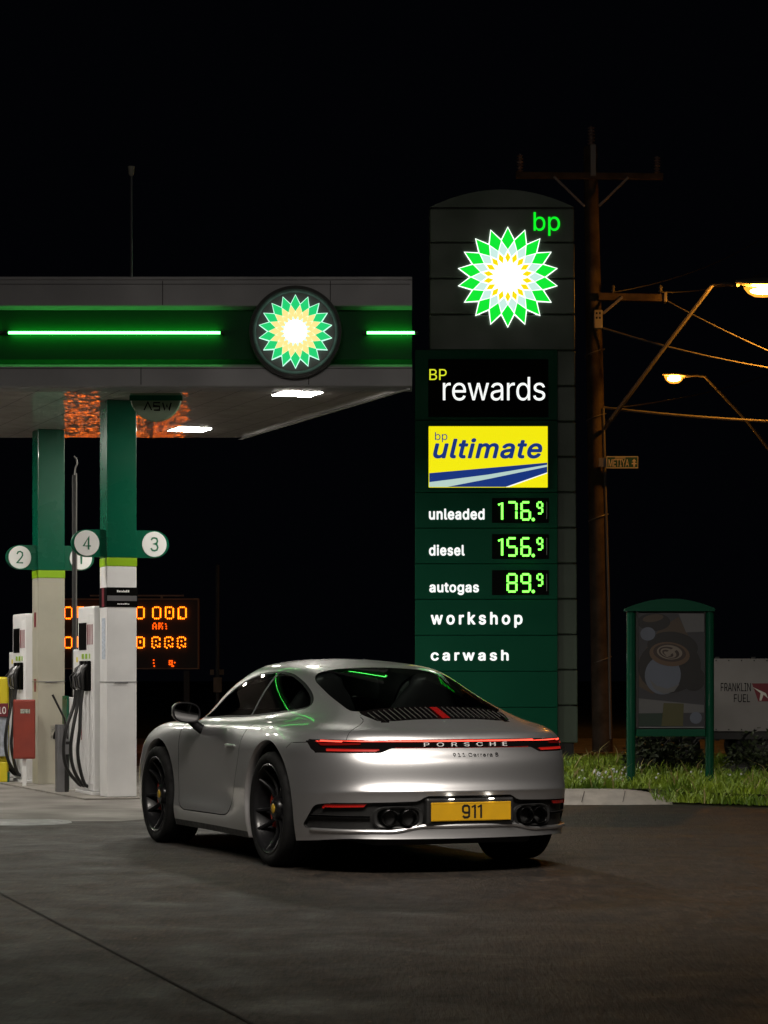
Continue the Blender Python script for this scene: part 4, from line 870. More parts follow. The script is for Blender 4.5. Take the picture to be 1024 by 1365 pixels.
# grass blades
rg = np.random.default_rng(3)
def grass(n, x0, x1, hmin, hmax, m, name):
    V, Fc, base = [], [], 0
    for _ in range(n):
        x = x0+(x1-x0)*rg.random(); fe = front_edge(x); y = fe+(33-fe)*rg.random()**(1.7 if rg.random() < .75 or x < 2.5 else 6)
        if x > 2.5: y -= .42*rg.random()**2
        elif y < 23.5: y = 23.5+.05*rg.random()
        cl = .55+.45*math.sin(x*5.1+math.sin(y*3.3)*2)*math.sin(y*4.1+x)
        h_ = (hmin+(hmax-hmin)*rg.random()**2)*(.55+.6*cl); a_ = rg.random()*6.283; w_ = .004+.005*rg.random(); ln = h_*(.3+.8*rg.random()); b_ = rg.random()*6.283
        zb = zv(x, y)-.01 if y > fe else .02
        dx, dy = math.cos(a_)*w_, math.sin(a_)*w_; lx, ly = math.cos(b_)*ln, math.sin(b_)*ln
        V += [(x-dx, y-dy, zb), (x+dx, y+dy, zb), (x+lx*.35+dx*.8, y+ly*.35+dy*.8, zb+h_*.6), (x+lx*.35-dx*.8, y+ly*.35-dy*.8, zb+h_*.6), (x+lx, y+ly, zb+h_*.9)]
        Fc += [(base, base+1, base+2, base+3), (base+3, base+2, base+4)]; base += 5
    mb = MB(); mb.add(V, Fc, True); o = mb.build(name, m, None, False)
    return tag(o, kind='stuff')
gm = mat('grass_blades', (.075, .155, .012), rough=.5); nt = gm.node_tree
oi = nt.nodes.new('ShaderNodeTexCoord'); ns = nt.nodes.new('ShaderNodeTexNoise'); ns.inputs['Scale'].default_value = 2.2; ns.inputs['Detail'].default_value = 8; nt.links.new(oi.outputs['Object'], ns.inputs['Vector'])
cr = nt.nodes.new('ShaderNodeValToRGB'); cr.color_ramp.elements[0].position = .3; cr.color_ramp.elements[0].color = (.06, .15, .01, 1); cr.color_ramp.elements[1].position = .7; cr.color_ramp.elements[1].color = (.34, .46, .035, 1)
nt.links.new(ns.outputs['Fac'], cr.inputs[0]); nt.links.new(cr.outputs[0], nt.nodes['Principled BSDF'].inputs['Base Color'])
grass(36000, .6, 6.5, .05, .165, gm, 'grass')
dm = mat('dry_stalks', (.30, .25, .09), rough=.7)
grass(420, 1.0, 6.5, .16, .34, dm, 'dry_grass')
mb = MB()
for k in range(46):
    u = 795+42*rg.random() if k < 26 else 760+260*rg.random(); x = (u-512)/F*24.2; y = 23.7+1.1*rg.random()
    z = zv(x, y)+.05+.05*rg.random(); mb.ball((x, y, z), .012, 6)
tag(mb.build('clover_flowers', mat('white_petals', (.75, .78, .8), rough=.6)), kind='stuff')
# drain cover
mb = MB(); c = at(28, 1097, 20.06); mb.lathe([(0, .008), (.30, .008), (.305, .004), (.33, .004), (.335, .009), (.40, .009), (.41, .002)], 48, Matrix.Translation((c.x, c.y, 0)))
tag(mb.build('drain_cover', mat('cast_cover', (.30, .31, .31), rough=.5, var=.25, vscale=8)), 'round grey drain cover let into the forecourt in front of the pumps', 'drain cover')

# ------------------------------------------------------------------ canopy
ISL = R(20.9); bk = Vector((-math.sin(ISL), math.cos(ISL), 0)); rt = Vector((math.cos(ISL), math.sin(ISL), 0))
canopy = empty('canopy', (-3.5, 25, 0)); tag(canopy, 'flat petrol station canopy with a grey fascia, green neon tubes and a glowing petal roundel', 'canopy')
def loc(o, p): o.parent = p; o.location = o.location-p.location; return o
YF, XR, XL, ZS = 23.0, .26, -11., 3.86
pr = [(0, ZS-.005), (-.03, ZS+.01), (-.03, 4.045), (.0, 4.07), (.10, 4.13), (.10, 4.588), (.0, 4.60), (-.03, 4.61), (-.03, 4.845), (-.045, 4.85), (-.045, 4.875), (.35, 4.875), (.35, ZS)]
def fascia_piece(lo, hi, name, m):
    mb = MB(); q = [p for p in pr]
    return mb
mb = MB(); n = len(pr)
vs = [(XL, YF+y, z) for y, z in pr]+[(XR+0*y, YF+y, z) for y, z in pr]
fs = [(i, (i+1) % n, (i+1) % n+n, i+n) for i in range(n) if i not in (3, 4)]+[tuple(range(n)), tuple(range(n, 2*n))]
mb.add(vs, fs); loc(mb.build('fascia', S['grey_panel']), canopy)
mb = MB(); mb.add([(XL, YF, 4.07), (XR, YF, 4.07), (XR, YF+.10, 4.13), (XL, YF+.10, 4.13), (XR, YF+.10, 4.588), (XL, YF+.10, 4.588)], [(0, 1, 2, 3), (3, 2, 4, 5)])
loc(mb.build('fascia_recess', S['recess']), canopy)
mb = MB()
for x in np.arange(-10, .2, 1.55): mb.box(x, x+.008, YF-.032, YF-.028, ZS+.02, 4.04); mb.box(x+.2, x+.208, YF-.032, YF-.028, 4.615, 4.84)
mb.box(XL, XR-.02, YF-.034, YF-.029, 4.806, 4.811); mb.box(XL, XR, YF-.034, YF-.029, 4.028, 4.034)
loc(mb.build('fascia_seams', S['dark']), canopy)
# roof slab and soffit follow the skewed island axis
dep = 4.85/math.cos(ISL)
A0 = Vector((XR, YF+.35, 0)); A1 = Vector((XR, YF, 0))+bk*dep; B0 = Vector((XL, YF+.35, 0)); B1 = Vector((XL, YF, 0))+bk*dep
mb = MB(); q = [Vector((XR-.13, YF+.35, 0)), A1, B1, B0]
mb.add([(p.x, p.y, 4.80) for p in q]+[(p.x, p.y, ZS+.05) for p in q], [(0, 1, 2, 3), (0, 1, 5, 4), (1, 2, 6, 5), (2, 3, 7, 6), (4, 5, 6, 7)]); loc(mb.build('roof_slab', S['grey_panel']), canopy)
mb = MB(); q = [Vector((XR-.01, YF+.02, 0)), A1-bk*.03, B1-bk*.03, Vector((XL, YF+.02, 0))]
mb.add([(p.x, p.y, ZS) for p in q], [(0, 1, 2, 3)]); loc(mb.build('soffit', S['soffit']), canopy)
mb = MB()
for k in range(1, 30):
    p = Vector((XR-.38*k, YF+.05, ZS-.002)); e = p+bk*(dep-.15)
    if p.x < XL+.2: break
    s_ = rt*.004; mb.add([p-s_, p+s_, e+s_, e-s_], [(0, 1, 2, 3)])
for k in (1.7, 3.4):
    p = Vector((XR, YF, ZS-.002))+bk*k; mb.add([p, p+bk*.008, Vector((XL, p.y+.008, p.z)), Vector((XL, p.y, p.z))], [(0, 1, 2, 3)])
mb2 = MB(); p, e = Vector((XR-.02, YF+.02, 0)), A1
mb2.add([p+Vector((0, 0, ZS-.02)), e+Vector((0, 0, ZS-.02)), e+Vector((0, 0, ZS+.05)), p+Vector((0, 0, ZS+.05)), p-rt*.05+Vector((0, 0, ZS-.02)), e-rt*.05+Vector((0, 0, ZS-.02))], [(0, 1, 2, 3), (0, 1, 5, 4)])
loc(mb.build('soffit_seams', S['dark']), canopy); loc(mb2.build('edge_trim', S['white_metal']), canopy)
def panel_light(x, y):
    mb = MB(); Mx = Matrix.Translation((x, y, ZS)) @ Matrix.Rotation(ISL, 4, 'Z'); mb.box(-.20, .20, -.20, .20, -.004, .005, 0, Mx); o = loc(mb.build('ceiling_light', S['white_metal']), canopy)
    mb = MB(); mb.box(-.185, .185, -.185, .185, -.007, -.0045, 0, Mx); d = mb.build('light_diffuser', S['lamp_white']); d.parent = o; d.location = -canopy.location; d.matrix_parent_inverse = Matrix.Identity(4)
    d.location = Vector((0, 0, 0))
for (x, y) in [(-.82, 23.5), (-2.1, 26.9), (-4.35, 23.75), (-5.6, 26.9), (-7.6, 23.75), (-8.8, 26.9)]: panel_light(x, y)
for (u0, u1) in ((-900, 3), (7, 298), (485, 557)):
    a, b = at(u0, 443.5, 23.056), at(u1, 443.5, 23.056)
    mb = MB(); mb.tube([a, b], .0125, 10); o = loc(mb.build('neon_tube', S['neon']), canopy)
    mb = MB()
    for p, s in ((a, 1), (b, -1)): mb.tube([p-Vector((.004*s, 0, 0)), p+Vector((.03*s, 0, 0))], .019, 10); mb.box(p.x-.012+.03*s, p.x+.012+.03*s, p.y+.008, p.y+.045, p.z-.012, p.z+.012)
    c = mb.build('tube_holder', S['dark']); c.parent = o
# petal emblem: layered diamonds round a bright core
def petal_layers(parent, c, Rr, Y, tilt, spec, core, back):
    def dia(mb, a, tip, sid, sa, inn, y, k=.90):
        P = [(tip, a), (sid, a+sa), (inn, a), (sid, a-sa)]
        Q = [Vector((r*math.sin(w), 0, r*math.cos(w))) for r, w in P]; m_ = sum(Q, Vector())/4
        Q = [m_+(q-m_)*k for q in Q]; b_ = len(mb.v)
        mb.add([c+q*Rr+Vector((0, y, 0)) for q in Q]+[c+q*Rr+Vector((0, y+.004, 0)) for q in Q], [(0, 1, 2, 3), (0, 1, 5, 4), (1, 2, 6, 5), (2, 3, 7, 6), (3, 0, 4, 7)])
    st = []
    for k in range(18):
        for r, a in ((1.02, k*20), (.775, k*20+10)): w = R(a); st.append(c+Vector((r*math.sin(w), 0, r*math.cos(w)))*Rr)
    mb = MB(); n = len(st); cen = c
    mb.add([p+Vector((0, -.012, 0)) for p in st]+[p+Vector((0, .03, 0)) for p in st]+[c+Vector((0, -.012, 0))], [(i, (i+1) % n, (i+1) % n+n, i+n) for i in range(n)]+[(i, (i+1) % n, 2*n) for i in range(n)])
    root = mb.build('petal_emblem', back); root.parent = parent; root.location = -parent.location if parent.type == 'EMPTY' else (0, 0, 0)
    for nm, m_, off, tip, sid, sa, inn, k in spec:
        mb = MB()
        for q in range(18): dia(mb, R(q*20+off), tip, sid, R(sa), inn, -.017, k)
        mb.build(nm, m_, root)
    mb = MB(); mb.lathe([(0, .022), (core*.9*Rr, .021), (core*Rr, .017), (core*Rr, .012)], 48, Matrix.Translation(c) @ Matrix.Rotation(R(90), 4, 'X')); mb.build('emblem_core', S['logo_core'], root)
    return root
cc = at(394, 442, 22.9)
mb = MB(); mb.lathe([(0, -.02), (.36, -.02), (.37, .0), (.395, .015), (.425, .005), (.43, -.03), (.43, -.16)], 72, Matrix.Translation(cc) @ Matrix.Rotation(R(90), 4, 'X'), cap=False)
rd = loc(mb.build('roundel', mat('roundel_grey', (.05, .052, .05), rough=.4, coat=.1)), canopy)
e = petal_layers(canopy, cc+Vector((0, -.005, 0)), .335, 0, 0, [('outer_petals', S['logo_teal'], 0, 1.0, .745, 9.95, .55, .975), ('middle_petals', S['logo_pale'], 10, .735, .56, 9.9, .40, .965), ('inner_petals', S['logo_pale'], 0, .55, .42, 9.7, .28, .93)], .31, S['logo_edge'])
# round hanging sign behind the fascia and mast on the roof
p = at(208, 520, 23.5)
mb = MB(); mb.lathe([(0, -.02), (.235, -.02), (.245, -.01), (.245, .01), (.235, .02), (0, .02)], 40, Matrix.Translation((p.x, p.y, ZS-.005-.02)) @ Matrix.Rotation(R(90), 4, 'X'))
hs = mb.build('hanging_sign', mat('sign_pale_green', (.16, .24, .14), rough=.4)); tag(hs, 'round pale green sign hanging half hidden behind the canopy fascia', 'sign')
mb = MB(); mb.box(p.x-.25, p.x+.25, p.y-.024, p.y+.024, ZS-.07, ZS-.02); mb.build('sign_band', S['dkgreen'], hs)
mb = MB()
for (x, pts) in ((-.09, [(0, 0), (.035, .075), (.07, 0)]), (.0, [(.06, .07), (0, .07), (0, .038), (.055, .036), (.055, 0), (0, 0)]), (.085, [(0, .07), (.02, 0), (.04, .05), (.06, 0), (.08, .07)])):
    flat_stroke(mb, pts, .012, lambda a, b, d, x=x: (p.x+x+a-.02, p.y-.021-d, ZS-.16+b))
mb.build('sign_marks', S['black'], hs)
p = at(175, 371, 26.)
mb = MB(); mb.tube([(p.x, p.y, 4.8), (p.x, p.y, 6.42)], .014, 8); o = mb.build('roof_mast', S['steel']); tag(o, 'thin grey mast with a cup-shaped head standing on the canopy roof', 'mast')
mb = MB(); mb.lathe([(.018, 0), (.028, .02), (.036, .09), (.04, .10), (.0, .10)], 16, Matrix.Translation((p.x, p.y, 6.42))); mb.build('mast_head', S['cream_metal'], o)

# ------------------------------------------------------------------ pillars
P1 = Vector((-2.585, 24.17, 0)); P2 = Vector((-3.645, 27.0, 0))
def number_strokes(ch):
    return {'3': [(.08, .82), (.22, .97), (.5, 1), (.80, .95), (.90, .76), (.80, .58), (.42, .53), (.80, .49), (.95, .27), (.82, .06), (.5, 0), (.2, .04), (.05, .2)],
            '4': [(.72, 0), (.72, 1), (.06, .28), (1.0, .28)], '2': [(.08, .78), (.25, .97), (.55, 1), (.84, .9), (.88, .68), (.7, .48), (.08, .03), (.95, .03)],
            '1': [(.15, .78), (.55, 1), (.55, 0)]}[ch]
def pillar(P, left, right, clad, label, sticker):
    t = empty('canopy_pillar', P, ISL-R(0.9)); tag(t, label, 'pillar', 'pillars holding up the canopy')
    h = .147
    mb = MB(); mb.box(-h, h, -h, h, 0.02, 2.25, .006); c = mb.build('cladding', clad, t)
    mb = MB(); mb.box(-h-.004, h+.004, -h-.004, h+.004, 1.128, 1.134); mb.box(-.07, .06, -h-.012, -h-.001, 1.119, 1.129, .002); mb.box(-h-.002, h+.002, -h-.002, h+.002, 0, .02); mb.build('cladding_seam', S['steel'], c)
    mb = MB(); mb.box(-h-.003, h+.003, -h-.003, h+.003, 2.25, 2.332, .004); mb.build('lime_collar', S['lime'], t)
    mb = MB(); mb.box(-h, h, -h, h, 2.332, ZS-.002, .008); mb.build('green_sleeve', S['green'], t)
    if sticker:
        mb = MB(); mb.box(-h-.006, h+.010, -h-.006, h+.006, 1.855, 2.045, .003); s_ = mb.build('notice_band', S['black'], t)
        mb = MB(); mb.box(-h+.0, h, -h-.0085, -h-.0061, 1.915, 1.965); mb.build('notice_stripe', S['steel'], s_)
        mb = MB(); rr_ = np.random.default_rng(5)
        for (z, hh, x0, x1, mm) in ((1.998, .022, -.05, .07, 0), (1.880, .013, -.045, .06, 0)):
            x = x0
            while x < x1:
                w = .006+.012*rr_.random(); mb.box(x, x+w, -h-.0082, -h-.0061, z, z+hh*(.6+.4*rr_.random())); x += w+.004
        mb.build('notice_print', S['disc_white'], s_)
        mb = MB(); mb.box(-h-.009, -h-.0061, -.06, .03, 1.86, 2.04, 0); mb.build('red_notice', S['maroon'], t)
        mb = MB(); mb.box(-h-.003, -h-.0005, -.08, .05, 1.35, 1.75); mb.build('side_notice', mat('pale_notice', (.55, .62, .72), rough=.5, var=.4, vscale=40), t)
    else:
        mb = MB(); mb.box(-.01, .07, -h-.003, -h-.0005, .50, .66); mb.build('paper_notice', mat('worn_notice', (.40, .39, .33), rough=.6, var=.6, vscale=30), t)
        mb = MB(); mb.add([(.015, -h-.004, .51), (.06, -h-.004, .51), (.055, -h-.004, .56), (.037, -h-.004, .60), (.02, -h-.004, .565)], [(0, 1, 2, 3, 4)]); mb.build('notice_mark', S['black'], t)
        mb = MB()
        for z, hh in ((1.72, .16), (1.1, .06), (1.02, .1)): mb.box(-h-.003, -h-.0005, -.05, .04, z, z+hh)
        mb.build('side_labels', S['maroon'], t)
    for s, ch in ((-1, left), (1, right)):
        z0 = 2.470; cx = s*.335; r = .150
        prof = [(s*h, z0+.133), (cx, z0+.133)]+[(cx+s*.148*math.sin(a), z0+.133*math.cos(a)) for a in np.linspace(.12, math.pi-.12, 18)]+[(cx, z0-.133), (s*h, z0-.133)]
        Mz = Matrix.Rotation(-ISL*.55, 4, 'Z')
        mb = MB(); mb.prism(prof, -.10, -.055); f_ = mb.build('number_flag', S['green'], t)
        mb = MB(); mb.lathe([(0, .006), (.121, .006), (.124, .0)], 40, Matrix.Translation((cx, -.10, z0)) @ Matrix.Rotation(R(90), 4, 'X')); mb.build('number_disc', S['disc_white'], f_)
        mb = MB(); w_, hh = .075, .125
        pts = number_strokes(ch)
        flat_stroke(mb, pts, .016/.1, lambda a, b, d: (cx-w_/2+a*w_ if False else cx+(a-.5)*.1*.85, -.1065-d*.01, z0+(b-.5*1.25)*.1), .1) if False else flat_stroke(mb, [(cx+(a-.5)*w_, z0+(b-.5)*hh) for a, b in pts], .015, lambda a, b, d: (a, -.1062-d, b), .002)
        mb.build('numeral', S['number'], f_)
    return t
pillar(P1, '4', '3', S['white_metal'], 'nearer canopy pillar in white with a green top and number discs 4 and 3', True)
pillar(P2, '2', '1', S['cream_metal'], 'farther canopy pillar in cream with a green top and number discs 2 and 1', False)

# ------------------------------------------------------------------ pumps
def fuel_pump(P, label):
    t = empty('fuel_pump', P, ISL); tag(t, label, 'fuel pump', 'fuel pumps on the island')
    mb = MB(); mb.box(-.15, .15, -.30, .34, .05, 1.88, .015); mb.box(-.17, .17, -.34, .38, 0, .05, .01); c = mb.build('cabinet', S['white_metal'], t)
    mb = MB()
    for s in (-1, 1):
        for y in np.arange(-.26, .32, .055): mb.box(s*.15-.006, s*.15+.006, y, y+.022, .12, 1.0 if y > -.1 else 1.80, .004)
    mb.build('cabinet_ribs', S['white_metal'], c)
    for s in (-1, 1):
        MB().box(s*.152-.004, s*.152+.004, -.02, .28, 1.45, 1.72, .002).build('display', S['black'], c)
        for k, y in enumerate((-.16, -.02, .12)): MB().box(s*.152-.004, s*.152+.004, y-.035, y+.035, 1.36, 1.41, .001).build('grade_label', S['lime'], c)
        for q in ((-.27, -.06, 1.50, 1.70), (.16, .29, .55, .80)): MB().box(s*.152-.003, s*.152+.003, *q, .001).build('sticker', S['maroon'], c)
    mb = MB(); mb.box(-.13, .13, .36, .62, .05, 1.46, .012); o = mb.build('hose_housing', S['white_metal'], t)
    mb = MB()
    for s in (-1, 1):
        for z in (1.33, 1.22): mb.box(s*.131-.002, s*.131+.002, .42, .47, z, z+.05)
    mb.build('warning_labels', S['yellow'], o)
    for s in (-1, 1):
        for k, y in enumerate((-.16, -.02, .12)):
            mb = MB(); mb.box(s*.15-.03, s*.15+.03, y-.045, y+.045, 1.04, 1.34, .008)
            h_ = mb.build('nozzle_holster', S['black'], t)
            mb = MB(); x = s*.20
            mb.tube([(s*.17, y, 1.30), (s*.215, y, 1.26), (s*.235, y, 1.17), (s*.225, y, 1.06)], [.014, .022, .026, .022], 10)
            mb.tube([(s*.23, y, 1.24), (s*.285, y, 1.18), (s*.27, y, 1.08), (s*.228, y, 1.05)], .008, 6)
            mb.build('nozzle', S['hose'] if k != 1 else S['steel'], h_)
            mb = MB(); f_ = .9+.12*k
            ctrl = [(s*.225, y, 1.05), (s*.245, y-.01, .90), (s*.29*f_, y-.03, .66), (s*.31*f_, y-.02, .45), (s*.27*f_, y+.02, .26), (s*.19, y+.06, .12), (s*.14, y+.1, .09)]
            pts = []
            for i in range(len(ctrl)-1):
                p0, p1, p2, p3 = [np.array(ctrl[min(len(ctrl)-1, max(0, i+j))]) for j in (-1, 0, 1, 2)]
                for q in range(5):
                    w = q/5; pts.append(tuple(.5*((2*p1)+(-p0+p2)*w+(2*p0-5*p1+4*p2-p3)*w*w+(-p0+3*p1-3*p2+p3)*w**3)))
            pts.append(ctrl[-1]); mb.tube(pts, .018, 8); mb.build('hose', S['hose'], h_)
    return t
fuel_pump(P1+bk*.68, 'white fuel pump with black hoses between the two canopy pillars')
fuel_pump(P2+bk*.68+rt*-.02, 'white fuel pump with black hoses behind the red cabinet at the cream pillar')
mb = MB(); q = [P1-bk*.35-rt*.42, P1-bk*.35+rt*.42, P2+bk*1.6+rt*.42, P2+bk*1.6-rt*.42]
mb.add([(p.x, p.y, .02) for p in q]+[(p.x, p.y, 0) for p in q], [(0, 1, 2, 3), (0, 1, 5, 4), (1, 2, 6, 5), (2, 3, 7, 6), (3, 0, 4, 7)]); tag(mb.build('pump_island', mat('island_concrete', (.24, .225, .20), rough=.8, var=.3, vscale=3)), kind='structure')
# red cabinet on the cream pillar
c = at(32.5, 972, 26.55)
cab = empty('red_cabinet', c, ISL*.35); tag(cab, 'dull red metal cabinet hung beside the cream pillar', 'cabinet')
mb = MB(); mb.box(-.115, .115, -.09, .09, -.315, .315, .008); mb.build('cabinet_body', S['red'], cab)
mb = MB(); mb.box(-.10, .108, -.095, -.0905, -.30, .30, .002); d = mb.build('cabinet_door', S['red'], cab)
mb = MB(); mb.box(-.04, .06, -.0985, -.0955, .17, .215); mb.build('door_label', mat('worn_label', (.4, .42, .36), rough=.6, var=.7, vscale=60), d)
mb = MB(); mb.box(-.02, .02, -.03, .08, -.315-.36, -.312); mb.build('mounting_post', S['white_metal'], cab)
# steel stand with the leaning squeegee, bin, slim post, yellow display
c = at(82, 1058, 25.1); c.z = 0
st = empty('steel_stand', c, ISL); tag(st, 'narrow grey steel stand on the pump island before the cream pillar', 'stand')
mb = MB(); mb.box(-.055, .055, -.05, .05, 0, .70, .004); mb.box(-.02, .06, -.07, -.05, .40, .68, .003); mb.build('stand_column', S['steel'], st)
mb = MB(); mb.box(.0, .068, -.075, .06, .50, .53, .004); mb.box(.02, .062, -.056, -.051, .02, .50); mb.build('stand_tray', S['dark'], st)
mb = MB(); a, b = at(70, 926, 24.95), at(86, 958, 25.0); e = at(90, 985, 25.02)
mb.tube([a, b, e], [.012, .011, .009], 8); o = mb.build('squeegee', S['hose']); tag(o, 'black squeegee handle leaning out of the grey steel stand', 'squeegee')
c = at(98, 1052, 25.75); c.z = 0
b_ = empty('waste_bin', c, ISL); tag(b_, 'slim green and white waste bin beside the pump hoses', 'bin')
mb = MB(); mb.box(-.07, .09, -.10, .10, .0, .97, .01); mb.build('bin_body', S['white_metal'], b_)
mb = MB(); mb.box(-.095, -.071, -.104, .104, .0, .985, .004); mb.build('bin_side', S['green'], b_)
mb = MB(); mb.box(-.02, .05, -.104, -.1005, .80, .86); mb.build('bin_label', S['steel'], b_)
c = at(99.5, 960, 26.1); c.z = 0
po = empty('slim_post', c); tag(po, 'slim dark post rising between the pillars in front of number disc 1', 'post')
mb = MB(); mb.tube([(0, 0, 0), (0, 0, 3.30)], .027, 12); mb.build('post_shaft', S['dark'], po)
mb = MB(); mb.tube([(.02, -.02, 0.2), (.02, -.02, 3.32)], .006, 6); mb.build('post_conduit', S['arm_steel'], po)
mb = MB(); mb.tube([(-.0, 0, 3.30), (.01, 0, 3.38), (.03, 0, 3.42), (.02, 0, 3.47), (-.005, 0, 3.50)], .008, 6); mb.build('post_hook', S['arm_steel'], po)
c = at(-4, 1046, 27.6); c.z = 0
ds = empty('display_stand', c, .1); tag(ds, 'yellow product stand with a maroon header at the edge of the pump area', 'display stand')
mb = MB(); mb.box(-.2, .14, -.12, .12, 0, .12, .01); mb.build('stand_base', S['green'], ds)
mb = MB(); mb.box(-.2, .12, -.13, -.10, .02, .24, .01); mb.box(-.2, .13, -.02, .02, .12, 1.18, .02); mb.build('yellow_panel', S['yellow'], ds)
mb = MB(); mb.box(-.2, .128, -.10, -.03, .30, .74, .01); mb.build('goods_box', mat('pale_box', (.45, .5, .58), rough=.5, var=.4, vscale=14), ds)
mb = MB(); mb.box(-.2, .13, -.14, -.10, .74, .89, .005); hd = mb.build('header_sign', S['maroon'], ds)
letters('header_digits', '10', (.02, -.141, .775), (1, 0, 0), (0, 0, 1), .085, .075, S['disc_white'], hd, depth=.003, bold=.012)

# ------------------------------------------------------------------ matrix board far behind the pumps
bd = empty('matrix_board', (-4.5, 44, 0)); tag(bd, 'large amber dot-matrix board glowing in the dark behind the pumps', 'matrix board')
px = 44/F
def bx(mb, u0, u1, v0, v1, y0, y1): a = at(u0, v1, 44); b = at(u1, v0, 44); mb.box(a.x+4.5, b.x+4.5, y0, y1, a.z, b.z)
mb = MB(); bx(mb, 62, 263, 800, 890, .02, .2); mb.build('board_face', S['dark'], bd)
mb = MB(); bx(mb, 60, 265, 797.6, 799.4, -.03, .22); bx(mb, 60, 265, 890.4, 892, -.03, .22); bx(mb, 263.6, 265, 799.5, 890.3, -.03, .22); bx(mb, 60, 61.4, 799.5, 890.3, -.03, .22); bx(mb, 120, 245, 793, 795, -.02, .05); bx(mb, 214, 217, 795, 797.5, 0, .05); mb.build('board_frame', mat('board_frame_metal', (.30, .16, .08), rough=.5), bd)
for x in (-.9, 1.0): MB().box(x-.05, x+.05, .05, .15, 0, 1.3).build('leg', S['dark'], bd)
ZERO = ["01110", "10001", "10001", "10001", "10001", "10001", "10001", "10001", "01110"]
EIGHT = ["11110", "10001", "10001", "10101", "10101", "10001", "10001", "10001", "01110"]
DOTZ = ["01110", "10001", "10001", "10001", "10001", "10001", "10001", "11001", "11110"]
BITS = ["01110", "10001", "00001", "10100", "00000", "10001", "00100", "10011", "01000"]
def dots(rows):
    mb = MB()
    for (u0, v0, w, hh, pat) in rows:
        for i, r in enumerate(pat):
            for j, ch in enumerate(r):
                if ch == '1':
                    p = at(u0+w*j/4, v0+hh*i/(len(pat)-1), 44); mb.lathe([(0, .0), (.012, -.004), (.014, -.012), (.0, -.02)][::1], 8, Matrix.Translation((p.x+4.5, -.0, p.z)) @ Matrix.Rotation(R(-90), 4, 'X'))
    return mb
dots([(u, 809.5, 10, 15, p) for u, p in ((70, ZERO), (86, ZERO), (103, EIGHT), (120, ZERO), (137, ZERO), (163, ZERO), (182, ZERO), (204, ZERO), (221, EIGHT), (238, DOTZ))]).build('upper_dots', S['amber'], bd)
dots([(u, 849.5, 10, 14, p) for u, p in ((70, ZERO), (86, ZERO), (103, EIGHT), (120, ZERO), (137, ZERO), (163, ZERO), (182, EIGHT), (203, BITS), (220, BITS), (237, BITS))]).build('lower_dots', S['amber'], bd)
dots([(204, 831, 6, 7, ["0110", "1001", "1011", "1001"]), (212, 831, 6, 7, ["1101", "1010", "1101", "1001"]), (221, 832, 3, 6, ["10", "01", "01"]), (205, 880, 3, 8, ["10", "10", "01"]), (226, 881, 7, 7, ["11100", "10101", "11100", "00110"])]).build('middle_dots', emat('amber_dim', (1, .09, .003), 2.), bd)
c = at(290, 930, 38.); c.z = 0
mp = empty('meter_post', c); tag(mp, 'dim post with a small meter box standing behind the car roof', 'post')
mb = MB(); mb.tube([(0, 0, 0), (.0, 0, 2.9)], .03, 8); mb.build('post_shaft', S['dark'], mp)
mb = MB(); mb.box(-.06, .07, -.07, -.03, .95, 1.18, .005); mb.box(-.11, -.05, -.06, -.03, 1.22, 1.30); mb.box(.03, .10, -.06, -.03, 1.22, 1.30); mb.build('meter_box', S['wood'], mp)

# ------------------------------------------------------------------ price pylon
YP = 29.75; YS = 29.95
py = empty('price_pylon', (1.35, 30.2, .2)); tag(py, 'tall grey and dark green price pylon with a glowing petal emblem and lit fuel prices', 'pylon')
def rect(u0, u1, v0, v1, Y): a = at(u0, v1, Y); b = at(u1, v0, Y); return a.x, b.x, a.z, b.z
x0, x1, _, zsh = rect(573, 765.5, 276, 600, YS); zsh = at(0, 276, YS).z; ztop = at(0, 252.5, YS).z
arc = [(x0+(x1-x0)*t, zsh+(ztop-zsh)*(1-(2*t-1)**2)) for t in np.linspace(0, 1, 25)]
mb = MB(); mb.prism(arc[::-1], YS, YS+.62); cap_ = loc(mb.build('arched_cap', S['pylon_grey'] if 'pylon_grey' in S else mat('pylon_grey', (.105, .15, .105), rough=.42, var=.14, vscale=1.6)), py)
S['pylon_grey'] = cap_.data.materials[0]
vs_ = [277.2, 323, 371, 419, 467, 514.5, 562, 609, 656, 703.5, 751, 798.5, 846, 893, 940.5, 991]
for a, b in zip(vs_[:-1], vs_[1:]):
    za, zb = at(0, a, YS).z, at(0, b, YS).z
    mb = MB(); k = (a-277)/(991-277)*5.5*YS/F
    mb.box(x0, x1+k, YS+.004, YS+.60, zb+.006, za-.006, .012); loc(mb.build('cladding_panel', S['pylon_grey']), py)
mb = MB(); mb.box(x0+.04, x1-.02, YS+.03, YS+.56, .1, zsh); mb.box(x0+.05, x1, YS+.05, YS+.5, .05, .45); loc(mb.build('pylon_core', S['dark']), py)
px0, px1, _, _ = rect(553.5, 743.5, 466, 990, YP)
vp = [466, 560, 656.5, 704, 751.6, 799, 847, 895, 943, 995]
for i, (a, b) in enumerate(zip(vp[:-1], vp[1:])):
    za, zb = at(0, a, YP).z, at(0, b, YP).z
    mb = MB(); mb.box(px0, px1, YP, YS-.002, zb+.003, za-.003, .006); loc(mb.build('sign_panel', S['dkgreen']), py)
def child(mb, name, m): return loc(mb.build(name, m), py)
mb = MB(); a = rect(571, 731, 479, 556, YP); mb.box(a[0], a[1], YP-.012, YP-.001, a[2], a[3], .003); child(mb, 'rewards_board', S['black'])
loc(letters_px('lettering', 'BP', 572.5, 595.5, 506.5, 492, YP-.012, S['lit_lime'], None, depth=.004), py)
loc(letters_px('lettering', 'rewards', 590.5, 727, 533.5, 502.5, YP-.012, S['lit_white'], None, track=-.012, depth=.004), py)
